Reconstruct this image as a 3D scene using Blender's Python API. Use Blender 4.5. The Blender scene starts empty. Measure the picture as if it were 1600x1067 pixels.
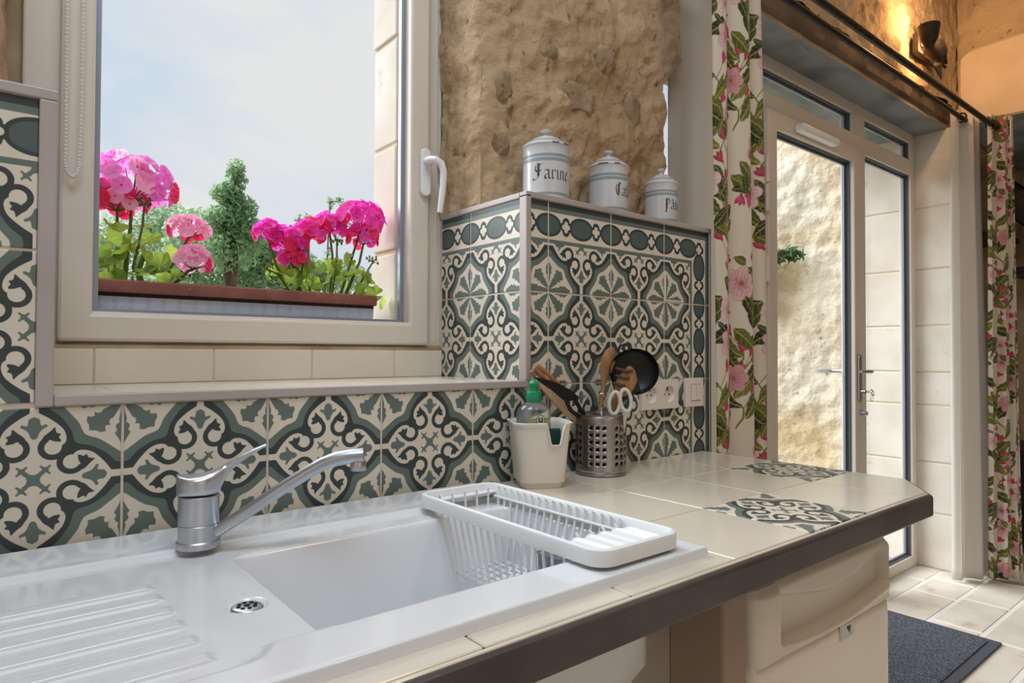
import bpy, math, random
import numpy as np
from mathutils import Vector, Matrix, noise as NZ
random.seed(7)
S = bpy.context.scene
COL = S.collection
ZO = 0.9            # the worktop surface is z = 0 in the numbers below; everything is lifted by this height at the end
PI = math.pi

# ------------------------------------------------------------------ camera, world, sun, fill lights, exposure
cam = bpy.data.objects.new('camera', bpy.data.cameras.new('camera'))
COL.objects.link(cam)
S.camera = cam
cam.data.sensor_width = 36
cam.data.lens = 22.9
cam.data.clip_start = .02
CR, CU, CW = Vector((.7769, -.6296, .0033)), Vector((-.0134, -.0113, .9998)), Vector((.6294, .7769, .0173))
CU = (-CW).cross(CR).normalized()
CR = CU.cross(-CW).normalized(); CW.normalize()
mw = Matrix(((CR.x, CU.x, -CW.x, -.1517), (CR.y, CU.y, -CW.y, -1.0488), (CR.z, CU.z, -CW.z, .2632 + ZO), (0, 0, 0, 1)))
cam.matrix_world = mw

vs = S.view_settings
vs.view_transform = 'Standard'; vs.look = 'None'; vs.gamma = 1; vs.use_curve_mapping = False
vs.exposure = 0.0

world = bpy.data.worlds.new('sky'); S.world = world; world.use_nodes = True
wt = world.node_tree; wt.nodes.clear()
def wn(t, **k):
    n = wt.nodes.new(t)
    for a, b in k.items(): setattr(n, a, b)
    return n
tc = wn('ShaderNodeTexCoord'); mp = wn('ShaderNodeMapping'); mp.inputs['Scale'].default_value = (1.0, 1.0, 1.7)
mp.inputs['Location'].default_value = (.35, .2, .1)
nz = wn('ShaderNodeTexNoise'); nz.inputs['Scale'].default_value = 2.3; nz.inputs['Detail'].default_value = 5; nz.inputs['Roughness'].default_value = .48; nz.inputs['Distortion'].default_value = .4
cr_ = wn('ShaderNodeValToRGB')
cr_.color_ramp.elements[0].position = .38; cr_.color_ramp.elements[0].color = (.62, .72, .82, 1)
cr_.color_ramp.elements[1].position = .50; cr_.color_ramp.elements[1].color = (.78, .785, .79, 1)
bg = wn('ShaderNodeBackground'); bg.inputs['Strength'].default_value = 1.0
wo = wn('ShaderNodeOutputWorld')
wt.links.new(tc.outputs['Generated'], mp.inputs['Vector']); wt.links.new(mp.outputs['Vector'], nz.inputs['Vector'])
wt.links.new(nz.outputs['Fac'], cr_.inputs['Fac']); wt.links.new(cr_.outputs['Color'], bg.inputs['Color']); wt.links.new(bg.outputs['Background'], wo.inputs['Surface'])

def lamp(name, kind, energy, color, loc, direction, **k):
    l = bpy.data.lights.new(name, kind); l.energy = energy; l.color = color
    for a, b in k.items(): setattr(l, a, b)
    o = bpy.data.objects.new(name, l); COL.objects.link(o)
    o.location = loc
    o.rotation_euler = Vector(direction).to_track_quat('-Z', 'Y').to_euler()
    return o
# hazy sun behind thin cloud, high on the left of the garden
lamp('sun', 'SUN', 6.0, (.90, .96, 1), (0, 0, 4), (.38, -.72, -.58), angle=math.radians(60))
# unseen fill lights added to brighten the room, behind the camera and at left
lamp('rear_fill_light', 'AREA', 11, (1, .87, .74), (-.2, -4.3, .9), (.1, 1, -.1), shape='RECTANGLE', size=2.2, size_y=1.8)
lamp('left_fill_light', 'AREA', 4, (1, .94, .88), (-2.1, -1.6, .9), (1, .25, -.25), shape='RECTANGLE', size=1.4, size_y=1.4)
lamp('overhead_fill_light', 'AREA', 31, (.70, .85, 1), (-.1, -.85, 2.36), (0, 0, -1), shape='RECTANGLE', size=1.1, size_y=.9)  # added cool fill above the sink, the ceiling has no opening here
lamp('warm_fill_light', 'AREA', 8, (1, .78, .55), (1.2, -1.8, 2.2), (0, 0, -1), shape='DISK', size=.5)  # added warm fill from above, no lamp hangs here

# ------------------------------------------------------------------ materials
def lin(c):
    o = []
    for v in c[:3]:
        v = v / 255.
        o.append(v / 12.92 if v <= .04045 else ((v + .055) / 1.055) ** 2.4)
    return (*o, 1)
def mat(name, col, rough=.5, metal=0, col2=None, nscale=8, ndet=4, nlo=.35, nhi=.65, bump=0, bscale=60, bdist=.002, coat=0, trans=0, sss=0, spec=None, stretch=None, aniso=0, speck=None):
    m = bpy.data.materials.new(name); m.use_nodes = True
    t = m.node_tree; b = t.nodes['Principled BSDF']
    b.inputs['Base Color'].default_value = lin(col); b.inputs['Roughness'].default_value = rough; b.inputs['Metallic'].default_value = metal
    b.inputs['Coat Weight'].default_value = coat; b.inputs['Coat Roughness'].default_value = .08
    b.inputs['Transmission Weight'].default_value = trans
    if spec is not None: b.inputs['Specular IOR Level'].default_value = spec
    if aniso: b.inputs['Anisotropic'].default_value = aniso
    if sss: b.inputs['Subsurface Weight'].default_value = sss; b.inputs['Subsurface Radius'].default_value = (.01, .006, .004)
    L = t.links.new
    co = t.nodes.new('ShaderNodeTexCoord'); vec = co.outputs['Object']
    if stretch:
        mpn = t.nodes.new('ShaderNodeMapping'); mpn.inputs['Scale'].default_value = stretch; L(vec, mpn.inputs['Vector']); vec = mpn.outputs['Vector']
    if col2 is not None:
        n = t.nodes.new('ShaderNodeTexNoise'); n.inputs['Scale'].default_value = nscale; n.inputs['Detail'].default_value = ndet; L(vec, n.inputs['Vector'])
        mr = t.nodes.new('ShaderNodeMapRange'); mr.inputs['From Min'].default_value = nlo; mr.inputs['From Max'].default_value = nhi; L(n.outputs['Fac'], mr.inputs['Value'])
        mx = t.nodes.new('ShaderNodeMix'); mx.data_type = 'RGBA'; mx.inputs['A'].default_value = lin(col); mx.inputs['B'].default_value = lin(col2)
        L(mr.outputs['Result'], mx.inputs['Factor']); out = mx.outputs['Result']
        if speck:
            n2 = t.nodes.new('ShaderNodeTexNoise'); n2.inputs['Scale'].default_value = speck[0]; n2.inputs['Detail'].default_value = 6; L(vec, n2.inputs['Vector'])
            mr2 = t.nodes.new('ShaderNodeMapRange'); mr2.inputs['From Min'].default_value = speck[1]; mr2.inputs['From Max'].default_value = speck[2]; L(n2.outputs['Fac'], mr2.inputs['Value'])
            mx2 = t.nodes.new('ShaderNodeMix'); mx2.data_type = 'RGBA'; L(out, mx2.inputs['A']); mx2.inputs['B'].default_value = lin(speck[3]); L(mr2.outputs['Result'], mx2.inputs['Factor']); out = mx2.outputs['Result']
        L(out, b.inputs['Base Color'])
    if bump:
        n = t.nodes.new('ShaderNodeTexNoise'); n.inputs['Scale'].default_value = bscale; n.inputs['Detail'].default_value = 5; L(vec, n.inputs['Vector'])
        bp = t.nodes.new('ShaderNodeBump'); bp.inputs['Strength'].default_value = bump; bp.inputs['Distance'].default_value = bdist
        L(n.outputs['Fac'], bp.inputs['Height']); L(bp.outputs['Normal'], b.inputs['Normal'])
    return m
def thin_glass(name, tint=(1, 1, 1, 1), gloss=.06):
    m = bpy.data.materials.new(name); m.use_nodes = True; t = m.node_tree; t.nodes.clear()
    o = t.nodes.new('ShaderNodeOutputMaterial'); a = t.nodes.new('ShaderNodeBsdfTransparent'); a.inputs['Color'].default_value = tint
    g = t.nodes.new('ShaderNodeBsdfGlossy'); g.inputs['Roughness'].default_value = .02
    lw = t.nodes.new('ShaderNodeLayerWeight'); lw.inputs['Blend'].default_value = .25
    mr = t.nodes.new('ShaderNodeMapRange'); mr.inputs['To Min'].default_value = gloss * .4; mr.inputs['To Max'].default_value = gloss * 3
    mx = t.nodes.new('ShaderNodeMixShader')
    t.links.new(lw.outputs['Facing'], mr.inputs['Value']); t.links.new(mr.outputs['Result'], mx.inputs['Fac'])
    t.links.new(a.outputs[0], mx.inputs[1]); t.links.new(g.outputs[0], mx.inputs[2]); t.links.new(mx.outputs[0], o.inputs['Surface'])
    return m
def leafy(name, col, trans_col, w=.45, col2=None, nscale=30):
    m = bpy.data.materials.new(name); m.use_nodes = True; t = m.node_tree
    b = t.nodes['Principled BSDF']; b.inputs['Roughness'].default_value = .6; b.inputs['Base Color'].default_value = lin(col); b.inputs['Specular IOR Level'].default_value = .25
    if col2:
        co = t.nodes.new('ShaderNodeTexCoord'); n = t.nodes.new('ShaderNodeTexNoise'); n.inputs['Scale'].default_value = nscale; t.links.new(co.outputs['Object'], n.inputs['Vector'])
        oi = t.nodes.new('ShaderNodeObjectInfo'); ad = t.nodes.new('ShaderNodeMath'); ad.operation = 'ADD'
        mr = t.nodes.new('ShaderNodeMapRange'); mr.inputs['From Min'].default_value = .55; mr.inputs['From Max'].default_value = 1.45
        t.links.new(n.outputs['Fac'], ad.inputs[0]); t.links.new(oi.outputs['Random'], ad.inputs[1]); t.links.new(ad.outputs[0], mr.inputs['Value'])
        mx = t.nodes.new('ShaderNodeMix'); mx.data_type = 'RGBA'; mx.inputs['A'].default_value = lin(col); mx.inputs['B'].default_value = lin(col2)
        t.links.new(mr.outputs['Result'], mx.inputs['Factor']); t.links.new(mx.outputs['Result'], b.inputs['Base Color'])
    tr = t.nodes.new('ShaderNodeBsdfTranslucent'); tr.inputs['Color'].default_value = lin(trans_col)
    mx = t.nodes.new('ShaderNodeMixShader'); mx.inputs['Fac'].default_value = w
    t.links.new(b.outputs[0], mx.inputs[1]); t.links.new(tr.outputs[0], mx.inputs[2]); t.links.new(mx.outputs[0], t.nodes['Material Output'].inputs['Surface'])
    return m

# --- patterned cement tile drawn as arrays (colour only)
def inpoly(px, py, poly):
    r = np.zeros(px.shape, bool); n = len(poly)
    for i in range(n):
        x0, y0 = poly[i]; x1, y1 = poly[(i + 1) % n]
        if y0 == y1: continue
        c = ((y0 > py) != (y1 > py)) & (px < (x1 - x0) * (py - y0) / (y1 - y0) + x0)
        r ^= c
    return r
def crom(P, n=6):
    P = [P[0]] + list(P) + [P[-1]]; o = []
    for i in range(1, len(P) - 2):
        p0, p1, p2, p3 = [np.array(q, float) for q in P[i - 1:i + 3]]
        for k in range(n):
            t = k / n
            o.append(tuple(.5 * (2 * p1 + (p2 - p0) * t + (2 * p0 - 5 * p1 + 4 * p2 - p3) * t * t + (3 * p1 - p0 - 3 * p2 + p3) * t ** 3)))
    o.append(tuple(P[-1])); return o
def tile_main(x, y):
    ax, ay = np.abs(x), np.abs(y); a = np.maximum(ax, ay); b = np.minimum(ax, ay)
    I = np.zeros(x.shape, np.uint8)
    I[inpoly(a, b, [(0, -.01)] + [(1.1, -.01), (1.1, .28)] + crom([(1, .28), (.96, .30), (.855, .385), (.72, .485), (.62, .525), (.555, .56)]) + [(.5, .6), (0, .1)])] = 2
    I[inpoly(a, b, [(0, -.01), (1.1, -.01), (1.1, .145)] + crom([(1, .145), (.92, .165), (.81, .285), (.64, .395), (.5, .435), (.45, .46)]) + [(.4, .5), (0, .1)])] = 1
    I[inpoly(a, b, [(1.1, -.01), (1.1, .048), (.9, .048)] + crom([(.87, .05), (.78, .18), (.66, .305), (.545, .35), (.46, .335), (.41, .27)]) + [(.41, .205), (.3, -.01)])] = 0
    I[(a + b) < .52] = 0
    d = np.hypot(a - .41, b - .205); th = np.degrees(np.arctan2(a - .41, b - .205))
    I[(d < .165) & (d > .095) & ~((th > 5) & (th < 118))] = 1
    I[d <= .095] = 0
    I[inpoly(a, b, crom([(.46, .055), (.56, .105), (.62, .17), (.672, .222), (.635, .232), (.60, .245), (.585, .285)]) + crom([(.575, .288), (.54, .268), (.505, .292)]) + crom([(.478, .285), (.488, .22), (.51, .17), (.49, .12)]))] = 1
    I[inpoly(a, b, [(.82, -.01)] + crom([(.82, .0), (.79, .055), (.74, .065), (.705, .078), (.72, .13), (.69, .14), (.655, .088), (.61, .055), (.55, .035), (.525, .0)]) + [(.525, -.01)])] = 2
    big = (a < .118) & (np.hypot(a - .150, b) > .080)
    da, db = np.abs(a - .125), np.abs(b - .125)
    sm = (np.maximum(da, db) < .06) & (np.hypot(a - .125 - .075, b - .125) > .04) & (np.hypot(a - .125 + .075, b - .125) > .04) & (np.hypot(a - .125, b - .125 - .075) > .04) & (np.hypot(a - .125, b - .125 + .075) > .04)
    I[big | sm] = 2
    I[inpoly(a, b, [(1.01, 1.01), (.612, .612)] + crom([(.605, .605), (.68, .60), (.735, .575), (.80, .585)]) + crom([(.80, .585), (.79, .625), (.80, .665)]) + crom([(.855, .665), (.838, .70), (.848, .745)]) + crom([(.885, .765), (.915, .82), (.965, .91), (1.0, .97)]))] = 2
    I[inpoly(a, b, [(1.01, 1.01), (1.01, .36)] + crom([(1.0, .365), (.955, .46), (.905, .55)]) + crom([(.935, .59), (.915, .64), (.935, .68)]) + crom([(.965, .70), (.952, .74), (.97, .82), (.992, .93)]) + [(1.0, .985)])] = 2
    return I
def tile_border(x, y):
    I = tile_main(x, np.maximum(y - .08, -1.))
    I[y > .08] = 0
    I[(y > .02) & (y < .09) & (np.abs(x) < .05)] = 2
    I[(y > .08) & (y < .164)] = 2
    I[y > .765] = 2; I[y > .865] = 1
    for c in (-1, 0, 1):
        q = lambda sx, sy: (np.abs(x - c) / sx) ** 2.1 + (np.abs(y - .479) / sy) ** 2.1 < 1
        I[q(.375, .255)] = 1; I[q(.315, .2)] = 3
    for c in (-.479, .479):
        dk = np.zeros(x.shape, bool); wh = np.zeros(x.shape, bool)
        for ox, oy in ((0, .1), (0, -.1), (.065, 0), (-.065, 0)):
            dk |= np.hypot(x - c - ox, y - .479 - oy) < .11
            wh |= np.hypot(x - c - ox * 1.05, y - .479 - oy * .75) < .056
        I[dk] = 1; I[wh | (np.hypot(x - c, y - .479) < .04)] = 0
    return I
def tile_corner(x, y):
    return np.where(np.maximum(x, y) > .08, tile_border(np.minimum(x, y), np.maximum(x, y)), tile_main(x - .08, y - .08)).astype(np.uint8)
PAL = np.array([(222, 213, 196), (58, 66, 66), (104, 117, 110), (84, 98, 96)], float) / 255
def image_from(name, rgb):
    h, w, _ = rgb.shape
    im = bpy.data.images.new(name, w, h)
    px = np.ones((h, w, 4), np.float32); px[..., :3] = rgb
    im.pixels.foreach_set(px.ravel()); im.update(); im.pack()
    return im
def pattern_image(name, fn, n=448, ss=3):
    g = (np.arange(n * ss) + .5) / (n * ss) * 2 - 1
    x, y = np.meshgrid(g, g)
    I = fn(x * 1.0, y * 1.0)
    rgb = PAL[I].reshape(n, ss, n, ss, 3).mean((1, 3))
    return image_from(name, rgb)
def tile_mat(name, im):
    m = bpy.data.materials.new(name); m.use_nodes = True; t = m.node_tree; b = t.nodes['Principled BSDF']; L = t.links.new
    co = t.nodes.new('ShaderNodeTexCoord'); sx = t.nodes.new('ShaderNodeSeparateXYZ'); L(co.outputs['Object'], sx.inputs[0])
    cb = t.nodes.new('ShaderNodeCombineXYZ')
    for a, o in (('X', 0), ('Z', 1)):
        ma = t.nodes.new('ShaderNodeMath'); ma.operation = 'MULTIPLY_ADD'; ma.inputs[1].default_value = 5.0; ma.inputs[2].default_value = .5
        L(sx.outputs[a], ma.inputs[0]); L(ma.outputs[0], cb.inputs[o])
    ti = t.nodes.new('ShaderNodeTexImage'); ti.image = im; ti.extension = 'EXTEND'; L(cb.outputs[0], ti.inputs['Vector'])
    n = t.nodes.new('ShaderNodeTexNoise'); n.inputs['Scale'].default_value = 22; n.inputs['Detail'].default_value = 6; L(co.outputs['Object'], n.inputs['Vector'])
    oi = t.nodes.new('ShaderNodeObjectInfo'); ad = t.nodes.new('ShaderNodeMath'); ad.operation = 'ADD'; L(n.outputs['Fac'], ad.inputs[0]); L(oi.outputs['Random'], ad.inputs[1])
    mr = t.nodes.new('ShaderNodeMapRange'); mr.inputs['From Min'].default_value = .3; mr.inputs['From Max'].default_value = 1.7; mr.inputs['To Min'].default_value = .9; mr.inputs['To Max'].default_value = 1.06; L(ad.outputs[0], mr.inputs['Value'])
    mx = t.nodes.new('ShaderNodeVectorMath'); mx.operation = 'SCALE'; L(ti.outputs['Color'], mx.inputs[0]); L(mr.outputs['Result'], mx.inputs['Scale'])
    L(mx.outputs[0], b.inputs['Base Color']); b.inputs['Roughness'].default_value = .42; b.inputs['Specular IOR Level'].default_value = .4
    return m
T_MAIN = tile_mat('cement_tile_pattern', pattern_image('cement_tile', tile_main))
T_BORD = tile_mat('cement_tile_border', pattern_image('cement_tile_border', tile_border))
T_CORN = tile_mat('cement_tile_corner', pattern_image('cement_tile_corner', tile_corner))

# --- printed floral cotton
def floral_image(W=512, H=1024):
    rng = random.Random(11)
    img = np.empty((H, W, 3), float); img[:] = np.array((222, 209, 190)) / 255
    yy0, xx0 = np.mgrid[0:H, 0:W].astype(float)
    def region(cx, cy, R):
        dx = (xx0 - cx + W / 2) % W - W / 2; dy = (yy0 - cy + H / 2) % H - H / 2
        return dx, dy, (np.abs(dx) < R) & (np.abs(dy) < R)
    def put(mask, sel, col, a=1.):
        img[mask] = img[mask] * (1 - a * sel[:, None]) + np.array(col) / 255 * a * sel[:, None]
    def leaf(cx, cy, ln, wd, an, col, vein):
        dx, dy, m = region(cx, cy, ln)
        u = (dx[m] * math.cos(an) + dy[m] * math.sin(an)) / ln * 2; v = (-dx[m] * math.sin(an) + dy[m] * math.cos(an)) / wd * 2
        w = np.clip(1 - u * u, 0, 1) ** .8 * (1 + .35 * u) + .05 * np.sin(u * 14)
        ins = np.clip((w - np.abs(v + .2 * u * u)) * 6, 0, 1) * (np.abs(u) < 1)
        put(m, ins, col)
        put(m, ins * (np.abs(v + .2 * u * u) < .09), vein, .8)
        put(m, ins * (v + .2 * u * u > .1) * .5, [c * .6 for c in col], .8)
        put(m, ins * ((np.sin((u * 6 + np.abs(v) * 2) * 3) > .75)), vein, .35)
    def stem(pts, wd, col):
        for (x0, y0), (x1, y1) in zip(pts[:-1], pts[1:]):
            L = math.hypot(x1 - x0, y1 - y0); dx, dy, m = region((x0 + x1) / 2, (y0 + y1) / 2, L / 2 + wd + 2)
            ux, uy = (x1 - x0) / L, (y1 - y0) / L
            u = dx[m] * ux + dy[m] * uy; v = -dx[m] * uy + dy[m] * ux
            put(m, np.clip(wd - np.abs(v), 0, 1) * (np.abs(u) < L / 2 + 1), col)
    def flower(cx, cy, R, pet, col, dark, an0):
        dx, dy, m = region(cx, cy, R * 1.6)
        for k in range(pet):
            an = an0 + k * 2 * PI / pet; px, py = math.cos(an) * R * .5, math.sin(an) * R * .5
            u = ((dx[m] - px) * math.cos(an) + (dy[m] - py) * math.sin(an)) / (R * .58); v = (-(dx[m] - px) * math.sin(an) + (dy[m] - py) * math.cos(an)) / (R * .42)
            q = u * u + v * v; ins = np.clip((1 - q) * 5, 0, 1)
            put(m, ins, col); put(m, np.clip(1 - np.abs(q - .93) * 9, 0, 1) * (q < 1.05), dark, .55)
            put(m, ins * np.clip(-u * .9, 0, 1), dark, .8)
            put(m, ins * (np.abs(np.sin(v * 7)) > .9) * (u < .5), dark, .4)
        put(m, np.clip((R * .16 - np.hypot(dx[m], dy[m])) * .5, 0, 1), (150, 120, 60))
    def bud(cx, cy, R, an, col, dark):
        for da in (-.5, 0, .5): leaf(cx + math.cos(an + da) * R * .4, cy + math.sin(an + da) * R * .4, R * 1.5, R * .55, an + da, col, dark)
    G = [(104, 106, 48), (74, 80, 44), (122, 120, 52), (58, 64, 40)]
    V = (176, 170, 98)
    for k in range(8):
        x = rng.uniform(0, W); y = k * H / 8; pts = [(x, y)]
        for j in range(9):
            x += rng.uniform(-38, 38); y += 34; pts.append((x, y))
        stem(pts, 3.2, (128, 118, 62))
        for j in range(1, 9):
            px, py = pts[j]; sd = rng.choice((-1, 1)); an = PI / 2 + sd * rng.uniform(.5, 1.2); ln = rng.uniform(85, 150)
            leaf(px + math.cos(an) * ln * .5, py + math.sin(an) * ln * .5, ln, ln * rng.uniform(.36, .5), an, rng.choice(G), V)
            if j % 2 == 0:
                an = PI / 2 - sd * rng.uniform(.4, 1); ex, ey = px + math.cos(an) * 70, py + math.sin(an) * 70
                stem([(px, py), (ex, ey)], 2, (140, 128, 70)); bud(ex, ey, 34, an, (206, 72, 108), (150, 30, 70))
    for k in range(9):
        flower(rng.uniform(0, W), (k + rng.uniform(-.2, .2)) * H / 9, rng.uniform(44, 66), 6, rng.choice([(222, 184, 182), (214, 156, 160), (228, 200, 196)]), (182, 104, 118), rng.uniform(0, 3))
    for k in range(5):
        x, y = rng.uniform(0, W), rng.uniform(0, H); an = rng.uniform(0, 6.3); bud(x, y, rng.uniform(30, 44), an, rng.choice([(200, 52, 96), (216, 96, 124)]), (140, 22, 62))
        leaf(x - math.cos(an) * 40, y - math.sin(an) * 40, 60, 26, an + .7, rng.choice(G), V)
    for k in range(26):
        x, y = rng.uniform(0, W), rng.uniform(0, H); leaf(x, y, rng.uniform(40, 80), rng.uniform(18, 32), rng.uniform(0, 6.3), rng.choice(G), V)
    return image_from('floral_print', np.clip(img, 0, 1))
def cloth_mat(name, im=None, col=(225, 216, 204), through=.10):
    m = bpy.data.materials.new(name); m.use_nodes = True; t = m.node_tree; b = t.nodes['Principled BSDF']; L = t.links.new
    b.inputs['Roughness'].default_value = .85; b.inputs['Specular IOR Level'].default_value = .15; b.inputs['Sheen Weight'].default_value = .2
    tr = t.nodes.new('ShaderNodeBsdfTranslucent'); mx = t.nodes.new('ShaderNodeMixShader'); mx.inputs['Fac'].default_value = through
    tc = t.nodes.new('ShaderNodeTexCoord')
    if im:
        ti = t.nodes.new('ShaderNodeTexImage'); ti.image = im; L(tc.outputs['UV'], ti.inputs['Vector'])
        L(ti.outputs['Color'], b.inputs['Base Color']); L(ti.outputs['Color'], tr.inputs['Color'])
    else:
        b.inputs['Base Color'].default_value = lin(col); tr.inputs['Color'].default_value = lin(col)
    w = t.nodes.new('ShaderNodeTexNoise'); w.inputs['Scale'].default_value = 700; L(tc.outputs['Object'], w.inputs['Vector'])
    bp = t.nodes.new('ShaderNodeBump'); bp.inputs['Strength'].default_value = .12; bp.inputs['Distance'].default_value = .0008; L(w.outputs['Fac'], bp.inputs['Height']); L(bp.outputs['Normal'], b.inputs['Normal'])
    L(b.outputs[0], mx.inputs[1]); L(tr.outputs[0], mx.inputs[2]); L(mx.outputs[0], t.nodes['Material Output'].inputs['Surface'])
    return m

M = {}
M['stone'] = mat('rubble_stone', (200, 174, 142), .95, col2=(170, 142, 110), nscale=3.2, ndet=6, nlo=.38, nhi=.68, bump=.7, bscale=46, bdist=.012, spec=.1, speck=(26, .63, .73, (120, 96, 70)))
M['stone2'] = mat('exposed_stone', (180, 158, 130), .95, col2=(142, 118, 92), nscale=14, ndet=6, bump=.7, bscale=60, bdist=.006, spec=.1, speck=(40, .62, .72, (104, 82, 58)))
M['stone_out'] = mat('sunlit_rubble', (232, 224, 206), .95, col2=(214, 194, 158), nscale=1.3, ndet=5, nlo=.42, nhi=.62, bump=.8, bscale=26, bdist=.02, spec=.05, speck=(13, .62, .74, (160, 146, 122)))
M['plaster'] = mat('smooth_plaster', (228, 205, 178), .9, col2=(214, 188, 158), nscale=3, spec=.1, bump=.1, bscale=40)
M['plaster_grey'] = mat('grey_plaster', (150, 156, 158), .9, col2=(96, 102, 106), nscale=3.5, ndet=7, nlo=.46, nhi=.75, spec=.15, bump=.25, bscale=25, bdist=.006)
M['lintel'] = mat('brown_lintel', (132, 112, 94), .85, col2=(88, 74, 64), nscale=4, ndet=7, spec=.2, bump=.3, bscale=18, bdist=.006)
M['ashlar'] = mat('limestone_block', (226, 219, 208), .85, col2=(212, 202, 186), nscale=5, ndet=6, bump=.15, bscale=50, spec=.15, speck=(9, .66, .8, (168, 152, 130)))
M['mortar'] = mat('mortar', (190, 170, 140), .95, bump=.4, bscale=60, spec=.1, col2=(160, 138, 108))
M['grout'] = mat('grout', (220, 206, 190), .9, col2=(204, 188, 170), nscale=20)
M['joint_pale'] = mat('pale_joint', (206, 190, 164), .95, bump=.3, bscale=80)
M['joint'] = mat('worktop_joint', (176, 156, 132), .9, col2=(156, 134, 110), nscale=20)
M['trim'] = mat('edge_trim', (184, 174, 168), .45, col2=(174, 163, 157), nscale=6)
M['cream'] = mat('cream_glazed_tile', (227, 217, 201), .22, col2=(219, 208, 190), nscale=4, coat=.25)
M['upvc'] = mat('white_frame', (220, 211, 199), .38, col2=(215, 205, 192), nscale=3)
M['gasket'] = mat('grey_gasket', (74, 80, 88), .5)
M['spacer'] = mat('aluminium_spacer', (150, 160, 176), .4, metal=.6)
M['white'] = mat('white_plastic', (234, 235, 236), .35)
M['caddy'] = mat('caddy_plastic', (224, 216, 206), .45, sss=.05)
M['ceramic'] = mat('sink_ceramic', (234, 235, 238), .16, col2=(229, 230, 233), nscale=3, coat=.4)
M['steel'] = mat('brushed_steel', (176, 172, 168), .3, metal=1, col2=(150, 146, 142), nscale=30, stretch=(1, 1, .03))
M['chrome'] = mat('satin_chrome', (198, 201, 207), .36, metal=1, col2=(184, 188, 195), nscale=14)
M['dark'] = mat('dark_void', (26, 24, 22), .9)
M['nosing'] = mat('dark_edge_strip', (84, 78, 78), .38, col2=(70, 64, 64), nscale=9, ndet=6, coat=.1, bump=.08, bscale=50)
M['board'] = mat('board_core', (150, 120, 88), .8)
M['enamel'] = mat('white_enamel', (210, 210, 213), .22, col2=(200, 199, 200), nscale=9, coat=.4)
M['blue'] = mat('blue_grey_line', (146, 156, 162), .3)
M['blue2'] = mat('pale_grey_band', (190, 198, 202), .25, coat=.3)
M['ink'] = mat('black_lettering', (60, 54, 52), .5)
M['chip'] = mat('chipped_enamel', (66, 52, 46), .7)
M['fridge'] = mat('fridge_white', (242, 234, 224), .10, coat=1)
M['fridge_trim'] = mat('fridge_cream_trim', (228, 220, 208), .28, coat=.2)
M['socket'] = mat('socket_plastic', (232, 222, 214), .4)
M['black'] = mat('black_nylon', (17, 17, 20), .45)
M['iron'] = mat('black_iron', (38, 34, 32), .45, metal=.5, col2=(58, 48, 42), nscale=20)
M['rust'] = mat('rusty_iron', (66, 52, 42), .6, metal=.4, col2=(44, 36, 32), nscale=25)
M['wood'] = mat('beech_wood', (176, 128, 84), .6, col2=(146, 100, 62), nscale=12, stretch=(6, 6, 1), ndet=6)
M['wood_light'] = mat('pale_wood', (224, 192, 158), .6, col2=(206, 172, 136), nscale=12, stretch=(6, 6, 1), ndet=6)
M['wood_dark'] = mat('scorched_wood', (84, 58, 40), .7)
M['green_cap'] = mat('green_cap', (20, 138, 92), .35)
M['sponge'] = mat('green_sponge', (28, 66, 58), .95, bump=.6, bscale=300, bdist=.003)
M['label'] = mat('bottle_label', (206, 212, 196), .5)
M['label_band'] = mat('label_band', (150, 158, 92), .5)
M['scissor'] = mat('scissor_handle', (214, 214, 200), .4)
M['floor'] = mat('stone_flag', (234, 226, 214), .40, col2=(218, 206, 190), nscale=4.5, ndet=7, bump=.12, bscale=14, bdist=.004, speck=(7, .62, .78, (196, 176, 154)))
M['floor_joint'] = mat('floor_joint', (236, 230, 220), .8)
M['mat'] = mat('grey_mat', (106, 109, 117), .95, col2=(64, 67, 74), nscale=150, ndet=1, bump=.9, bscale=170, bdist=.006, spec=.1)
M['mat_edge'] = mat('mat_edge', (74, 76, 84), .8)
M['ceiling'] = mat('ceiling_paint', (232, 228, 220), .9)
M['wallpaint'] = mat('lime_wall', (216, 206, 192), .95, col2=(204, 190, 172), nscale=2)
M['pillar'] = mat('support_paint', (176, 158, 142), .8, col2=(160, 142, 126), nscale=3)
M['terracotta'] = mat('terracotta_rim', (146, 92, 80), .7, col2=(126, 74, 64), nscale=16, speck=(60, .66, .72, (190, 150, 140)))
M['planter'] = mat('planter_plastic', (206, 214, 232), .5, col2=(190, 200, 222), nscale=8)
M['soil'] = mat('soil', (58, 44, 34), 1)
M['gravel'] = mat('gravel', (190, 178, 156), 1, col2=(150, 140, 120), nscale=30, bump=.6, bscale=80, bdist=.02)
M['glass'] = thin_glass('window_glass')
M['beads'] = leafy('bead_plastic', (246, 244, 240), (250, 250, 250), .5)
M['pet'] = mat('clear_bottle', (176, 178, 184), .06, trans=.82)
M['leaf'] = leafy('geranium_leaf', (132, 160, 70), (196, 220, 96), .45, col2=(58, 96, 52))
M['stem'] = leafy('geranium_stem', (104, 124, 58), (150, 170, 80), .2)
M['petal1'] = leafy('petal_pink', (232, 124, 208), (250, 140, 224), .55, col2=(244, 176, 226))
M['petal2'] = leafy('petal_light', (246, 170, 206), (255, 190, 220), .55, col2=(250, 206, 224))
M['petal3'] = leafy('petal_magenta', (232, 62, 190), (250, 84, 204), .58, col2=(242, 120, 210))
M['petal_in'] = leafy('petal_red', (224, 60, 110), (255, 60, 120), .5)
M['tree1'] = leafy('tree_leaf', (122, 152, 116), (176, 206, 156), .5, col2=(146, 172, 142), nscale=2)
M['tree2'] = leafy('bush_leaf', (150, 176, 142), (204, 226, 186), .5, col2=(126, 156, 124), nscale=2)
M['ivy'] = leafy('ivy_leaf', (84, 118, 84), (120, 150, 90), .3)
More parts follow.
